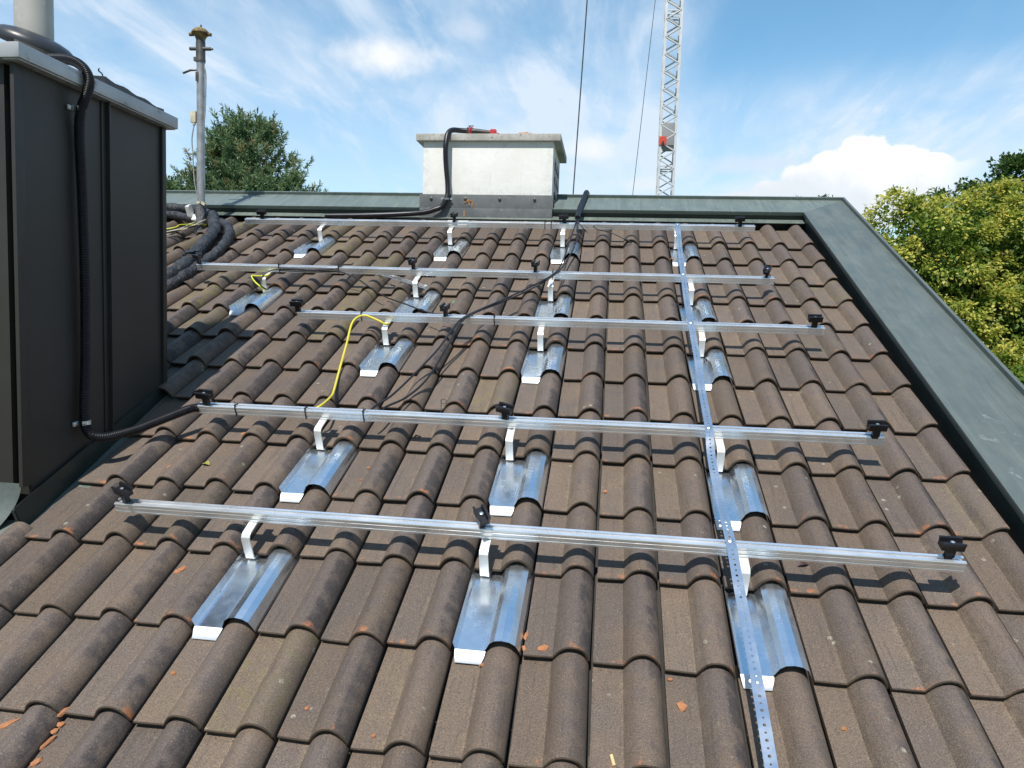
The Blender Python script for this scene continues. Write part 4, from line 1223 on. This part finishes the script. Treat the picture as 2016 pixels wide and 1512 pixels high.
# ================================================================== trees
def leaf_material(name, c1, c2, c3, trans=.35):
    m = bpy.data.materials.new(name); m.use_nodes = True
    T = NT(m.node_tree); T.n.clear()
    out = T.new('ShaderNodeOutputMaterial')
    at = T.new('ShaderNodeAttribute'); at.attribute_name = 'leaf'
    r, g_, b_ = T.sep(at.outputs['Color'])
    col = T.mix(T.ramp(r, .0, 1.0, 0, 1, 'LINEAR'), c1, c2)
    col = T.mix(g_, col, c3)
    d = T.new('ShaderNodeBsdfDiffuse'); t = T.new('ShaderNodeBsdfTranslucent'); gl = T.new('ShaderNodeBsdfGlossy')
    gl.inputs['Roughness'].default_value = .45
    T.put(d.inputs[0], col); T.put(t.inputs[0], col); gl.inputs[0].default_value = (.9, .95, 1, 1)
    mx = T.new('ShaderNodeMixShader'); mx.inputs[0].default_value = trans
    T.l.new(d.outputs[0], mx.inputs[1]); T.l.new(t.outputs[0], mx.inputs[2])
    m2 = T.new('ShaderNodeMixShader'); m2.inputs[0].default_value = .018
    T.l.new(mx.outputs[0], m2.inputs[1]); T.l.new(gl.outputs[0], m2.inputs[2])
    T.l.new(m2.outputs[0], out.inputs[0])
    return m
def leaves_obj(name, P, D, Up, ln, wd, attr, mtl, parent):
    """one folded four-point leaf per row: P base, D pointing, Up side normal"""
    n = len(P)
    S = np.cross(D, Up); S /= np.linalg.norm(S, axis=1)[:, None] + 1e-9
    N = np.cross(S, D)
    a = P; b = P + D * (ln * .5)[:, None] + S * (wd * .5)[:, None] + N * (wd * .12)[:, None]
    c = P + D * ln[:, None] - N * (ln * .08)[:, None]; d = P + D * (ln * .5)[:, None] - S * (wd * .5)[:, None] + N * (wd * .12)[:, None]
    V = np.stack([a, b, c, d], 1).reshape(-1, 3)
    F = (np.arange(n)[:, None] * 4 + np.arange(4)[None, :])
    me = bpy.data.meshes.new(name)
    me.vertices.add(4 * n); me.vertices.foreach_set('co', V.astype(np.float32).ravel())
    me.loops.add(4 * n); me.loops.foreach_set('vertex_index', F.astype(np.int32).ravel())
    me.polygons.add(n); me.polygons.foreach_set('loop_start', np.arange(0, 4 * n, 4, dtype=np.int32))
    me.update(calc_edges=True)
    at_ = me.attributes.new('leaf', 'FLOAT_COLOR', 'POINT'); at_.data.foreach_set('color', np.repeat(attr, 4, axis=0).astype(np.float32).ravel())
    me.materials.append(mtl)
    o = bpy.data.objects.new(name, me)
    link(o, WM[parent.name], parent)
    return o
def unit(a): return a / (np.linalg.norm(a, axis=1)[:, None] + 1e-9)
M_BARK = simple('bark', (.10, .075, .055), (.16, .125, .095), 6, .9, 0, .01)
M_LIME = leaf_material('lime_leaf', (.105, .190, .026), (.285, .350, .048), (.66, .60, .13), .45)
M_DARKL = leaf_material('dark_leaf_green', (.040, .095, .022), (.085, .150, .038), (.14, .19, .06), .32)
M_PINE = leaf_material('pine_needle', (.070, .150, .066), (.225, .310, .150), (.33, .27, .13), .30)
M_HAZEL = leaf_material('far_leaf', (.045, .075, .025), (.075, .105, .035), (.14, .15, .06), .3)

def broadleaf(name, label, base, lobes, mtl, n_tw, per, ln, seed, trunk_r=.22, drop=.45, airy=.0, yellow=.5, knobs=260, kr0=.26, fill=1.6, group='trees beyond the verge'):
    """lobes: (x,y,z,rx,ry,rz) relative to base; twigs sit in the outer shell of every lobe"""
    g_ = np.random.default_rng(seed)
    t = thing(name, label, 'tree', WT(*base), group)
    tr = MB(); top = max(l[2] for l in lobes)
    tr.tube(spline([(0, 0, 0), (.05, .03, top * .3), (-.04, .02, top * .62)], 5), [trunk_r * (1 - .6 * i / 10) for i in range(11)], 10)
    for l in lobes:
        a = Vector((0, 0, top * .42)); b = Vector((l[0] * .9, l[1] * .9, l[2]))
        mid = (a + b) / 2 + Vector((0, 0, -.2))
        pts = spline([a, mid, b], 5); tr.tube(pts, [trunk_r * .45 * (1 - .75 * i / (len(pts) - 1)) for i in range(len(pts))], 6)
        for q in range(5):
            dd = unit(g_.normal(size=(1, 3)))[0]; e_ = b + Vector((dd[0] * l[3] * .85, dd[1] * l[4] * .85, dd[2] * l[5] * .85))
            tr.tube([b, (b + e_) / 2 + Vector((0, 0, .08)), e_], [trunk_r * .12, trunk_r * .08, trunk_r * .03], 5)
    part('trunk', tr, M_BARK, t, None, 60)
    vol = np.array([l[3] * l[4] * l[5] for l in lobes]) ** (2 / 3); vol /= vol.sum()
    P, D, U, A = [], [], [], []
    for l, f in zip(lobes, vol):
        c = np.array(l[:3]); r = np.array(l[3:6]); rm = r.mean()
        nk = int(knobs * f)
        kd = unit(g_.normal(size=(nk, 3)))
        kc = c + kd * r * g_.uniform(.70, 1.0, nk)[:, None]
        inn = np.zeros(nk, bool)
        for l2 in lobes:
            if l2 is l: continue
            inn |= (((kc - np.array(l2[:3])) / np.array(l2[3:6])) ** 2).sum(1) < .50
        kc, kd = kc[~inn], kd[~inn]; nk = len(kc)
        if nk == 0: continue
        kr = g_.uniform(.65, 1.3, nk) * kr0
        n = int(n_tw * f); ki = g_.integers(0, nk, n)
        e = unit(g_.normal(size=(n, 3)) + kd[ki] * .75 + np.array([0, 0, .25]))
        rad = g_.random(n) ** .45
        tip = kc[ki] + e * (kr[ki] * rad)[:, None] * np.array([1.1, 1.1, .85])
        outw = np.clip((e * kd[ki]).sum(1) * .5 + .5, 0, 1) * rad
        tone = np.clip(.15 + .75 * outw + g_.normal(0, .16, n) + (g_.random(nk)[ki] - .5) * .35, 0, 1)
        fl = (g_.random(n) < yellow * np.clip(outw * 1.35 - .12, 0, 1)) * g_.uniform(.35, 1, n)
        for q in range(per):
            dir_ = unit(e * .8 + kd[ki] * .3 + g_.normal(size=(n, 3)) * .5 + np.array([0, 0, -drop]))
            P.append(tip + g_.normal(size=(n, 3)) * ln * .55); D.append(dir_)
            U.append(unit(e * .6 + kd[ki] * .4 + np.array([0, 0, .8]) + g_.normal(size=(n, 3)) * .35))
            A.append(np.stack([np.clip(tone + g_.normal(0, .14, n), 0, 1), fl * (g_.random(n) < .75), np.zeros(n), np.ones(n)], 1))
        # older leaves deeper inside close the crown
        m2 = int(n_tw * f * fill)
        d2 = unit(g_.normal(size=(m2, 3)))
        P.append(c + d2 * r * (g_.uniform(.30, .72, m2))[:, None]); D.append(unit(d2 + g_.normal(size=(m2, 3)) * .8 + np.array([0, 0, -.4])))
        U.append(unit(d2 + np.array([0, 0, .6]) + g_.normal(size=(m2, 3)) * .4))
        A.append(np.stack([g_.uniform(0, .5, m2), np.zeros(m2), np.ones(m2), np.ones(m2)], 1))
    P = np.concatenate(P); D = np.concatenate(D); U = np.concatenate(U); A = np.concatenate(A)
    k = len(P); lns = g_.uniform(.7, 1.25, k) * ln
    lns = lns * (1 + .6 * A[:, 2])
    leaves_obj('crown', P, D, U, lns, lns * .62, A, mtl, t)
    return t
# lime tree right behind the verge: base well below on the ground
broadleaf('lime_tree', 'yellow-green blossoming lime tree, the large one right of the verge', (6.9, 11.2, -6.0),
          [(-1.62, -.3, 8.0, .95, 1.1, 1.42), (-.82, .1, 8.3, .72, 1.0, 1.18), (.3, -.1, 8.4, .95, 1.2, 1.30), (1.7, 0, 8.2, 1.4, 1.4, 1.5), (-1.15, -.3, 7.0, 1.30, 1.2, 1.2), (.2, -.5, 7.2, 1.3, 1.3, 1.3),
           (-1.0, -.4, 5.9, 1.5, 1.4, 1.2), (.5, -.5, 6.0, 1.6, 1.5, 1.3), (2.0, 0, 6.6, 1.6, 1.6, 1.8), (-.6, .2, 4.8, 1.9, 1.8, 1.3), (1.8, -.2, 5.0, 1.7, 1.8, 1.5)], M_LIME, 23000, 7, .068, 21, .26, .40, .0, 1.15, 680, .26, 2.6)
broadleaf('lime_tree', 'lower lime crown, bright yellow-green, at the right edge below the larger one', (6.6, 9.0, -6.0),
          [(-.6, .0, 6.05, .95, 1.0, .75), (.5, .1, 6.2, 1.0, 1.0, .8), (-.3, .2, 5.2, 1.5, 1.3, 1.0), (1.6, 0, 6.0, 1.1, 1.1, .9), (.9, .1, 4.9, 1.6, 1.4, 1.2)], M_LIME, 11500, 7, .064, 22, .2, .40, .0, .95, 360, .23, 2.6)
broadleaf('dark_green_tree', 'darker green airy tree standing behind the lime tree', (9.6, 17.0, -6.0),
          [(-1.1, 0, 9.5, 1.0, 1.3, 1.0), (-.2, .0, 10.2, 1.2, 1.3, .95), (1.1, 0, 10.3, 1.6, 1.6, 1.3), (.0, 0, 8.9, 1.9, 1.8, 1.3), (2.2, 0, 9.2, 1.7, 1.7, 1.6)], M_DARKL, 5200, 5, .11, 23, .26, .1, .15, .10, 300, .34, .8)
broadleaf('distant_tree', 'faint distant treetop peeping over the right end of the ridge', (15.3, 60.0, -6.0),
          [(0, 0, 16.3, 1.9, 1.6, 1.6), (-1.2, 0, 16.0, 1.2, 1.2, 1.35), (1.0, 0, 16.5, .9, .9, 1.5)], M_HAZEL, 420, 4, .20, 24, .3, .1, .4, .1, 40, .5, .4, 'trees beyond the ridge')
broadleaf('distant_tree', 'small distant green treetop between the dark shaft and the pole', (-25.6, 40.0, -6.0),
          [(-.9, 0, 14.3, 1.0, 1.0, .75), (.5, 0, 14.1, 1.1, 1.0, .6), (-.2, 0, 13.4, 1.8, 1.4, 1.1), (1.9, 0, 13.8, 1.0, .9, .6)], M_DARKL, 900, 5, .16, 25, .3, .1, .1, .12, 60, .42, 1.2, 'trees beyond the ridge')

def pine():
    g_ = np.random.default_rng(31)
    bx, by = -12.1, 22.0
    t = thing('pine_tree', 'dark green pine tree rising behind the aerial pole', 'tree', WT(bx, by, -6.0), 'trees beyond the ridge')
    tr = MB(); H = 13.5
    tr.tube(spline([(0, 0, 0), (.05, 0, 5), (-.05, .05, 10), (.1, 0, H)], 6), [.28 * (1 - .88 * i / 18) for i in range(19)], 10)
    P, D, A = [], [], []
    for i in range(165):
        z = g_.uniform(7.6, 13.3); k = (z - 7.6) / 5.7
        # outline read off the photograph: broad low, stepped shoulder left, domed top
        R = np.interp(k, [0, .3, .5, .62, .75, .88, 1.0], [2.55, 2.5, 2.2, 1.85, 1.35, .85, .22])
        a = g_.uniform(0, 2 * pi)
        dx, dy = cos(a), sin(a)
        if dx < 0: R *= np.interp(k, [0, .55, .8, 1], [.82, .86, .80, .9])
        r = R * g_.uniform(.74, 1.05)
        tip = Vector((dx * r, dy * r, z + .16 * r * g_.uniform(.2, 1.0)))
        mid = Vector((dx * r * .5, dy * r * .5, z - .05))
        root = Vector((0, 0, z - .15))
        pts = spline([root, mid, tip], 6)
        tr.tube(pts, [.055 * (1 - .8 * q / (len(pts) - 1)) for q in range(len(pts))], 5)
        ns = int(6 + 6 * r)
        for s in range(ns):
            f = g_.uniform(.35, 1.0) if s > 2 else 1.0
            q = pts[min(int(f * (len(pts) - 1)), len(pts) - 1)]
            o = g_.normal(size=3) * np.array([.30, .30, .15]) * (1.1 if f < .95 else .5)
            c = np.array(q) + o
            ax = np.array([dx * .45 + g_.normal() * .35, dy * .45 + g_.normal() * .35, 1.0]); ax /= np.linalg.norm(ax)
            n = 42; l = g_.uniform(.34, .66)
            tt = g_.random(n)
            pp = c[None, :] + ax[None, :] * (tt * l)[:, None]
            dd = unit(ax[None, :] * .9 + g_.normal(size=(n, 3)) * .62)
            P.append(pp); D.append(dd)
            tone = np.clip(.45 + .25 * g_.normal() + .6 * (tt - .5), 0, 1); br = float(g_.random() < .10) * .8
            A.append(np.stack([tone, np.full(n, br), np.zeros(n), np.ones(n)], 1))
    part('trunk', tr, M_BARK, t, None, 60)
    P = np.concatenate(P); D = np.concatenate(D); A = np.concatenate(A); k = len(P)
    U = unit(g_.normal(size=(k, 3)))
    ln = g_.uniform(.13, .21, k)
    leaves_obj('crown', P, D, U, ln, np.full(k, .034), A, M_PINE, t)
pine()
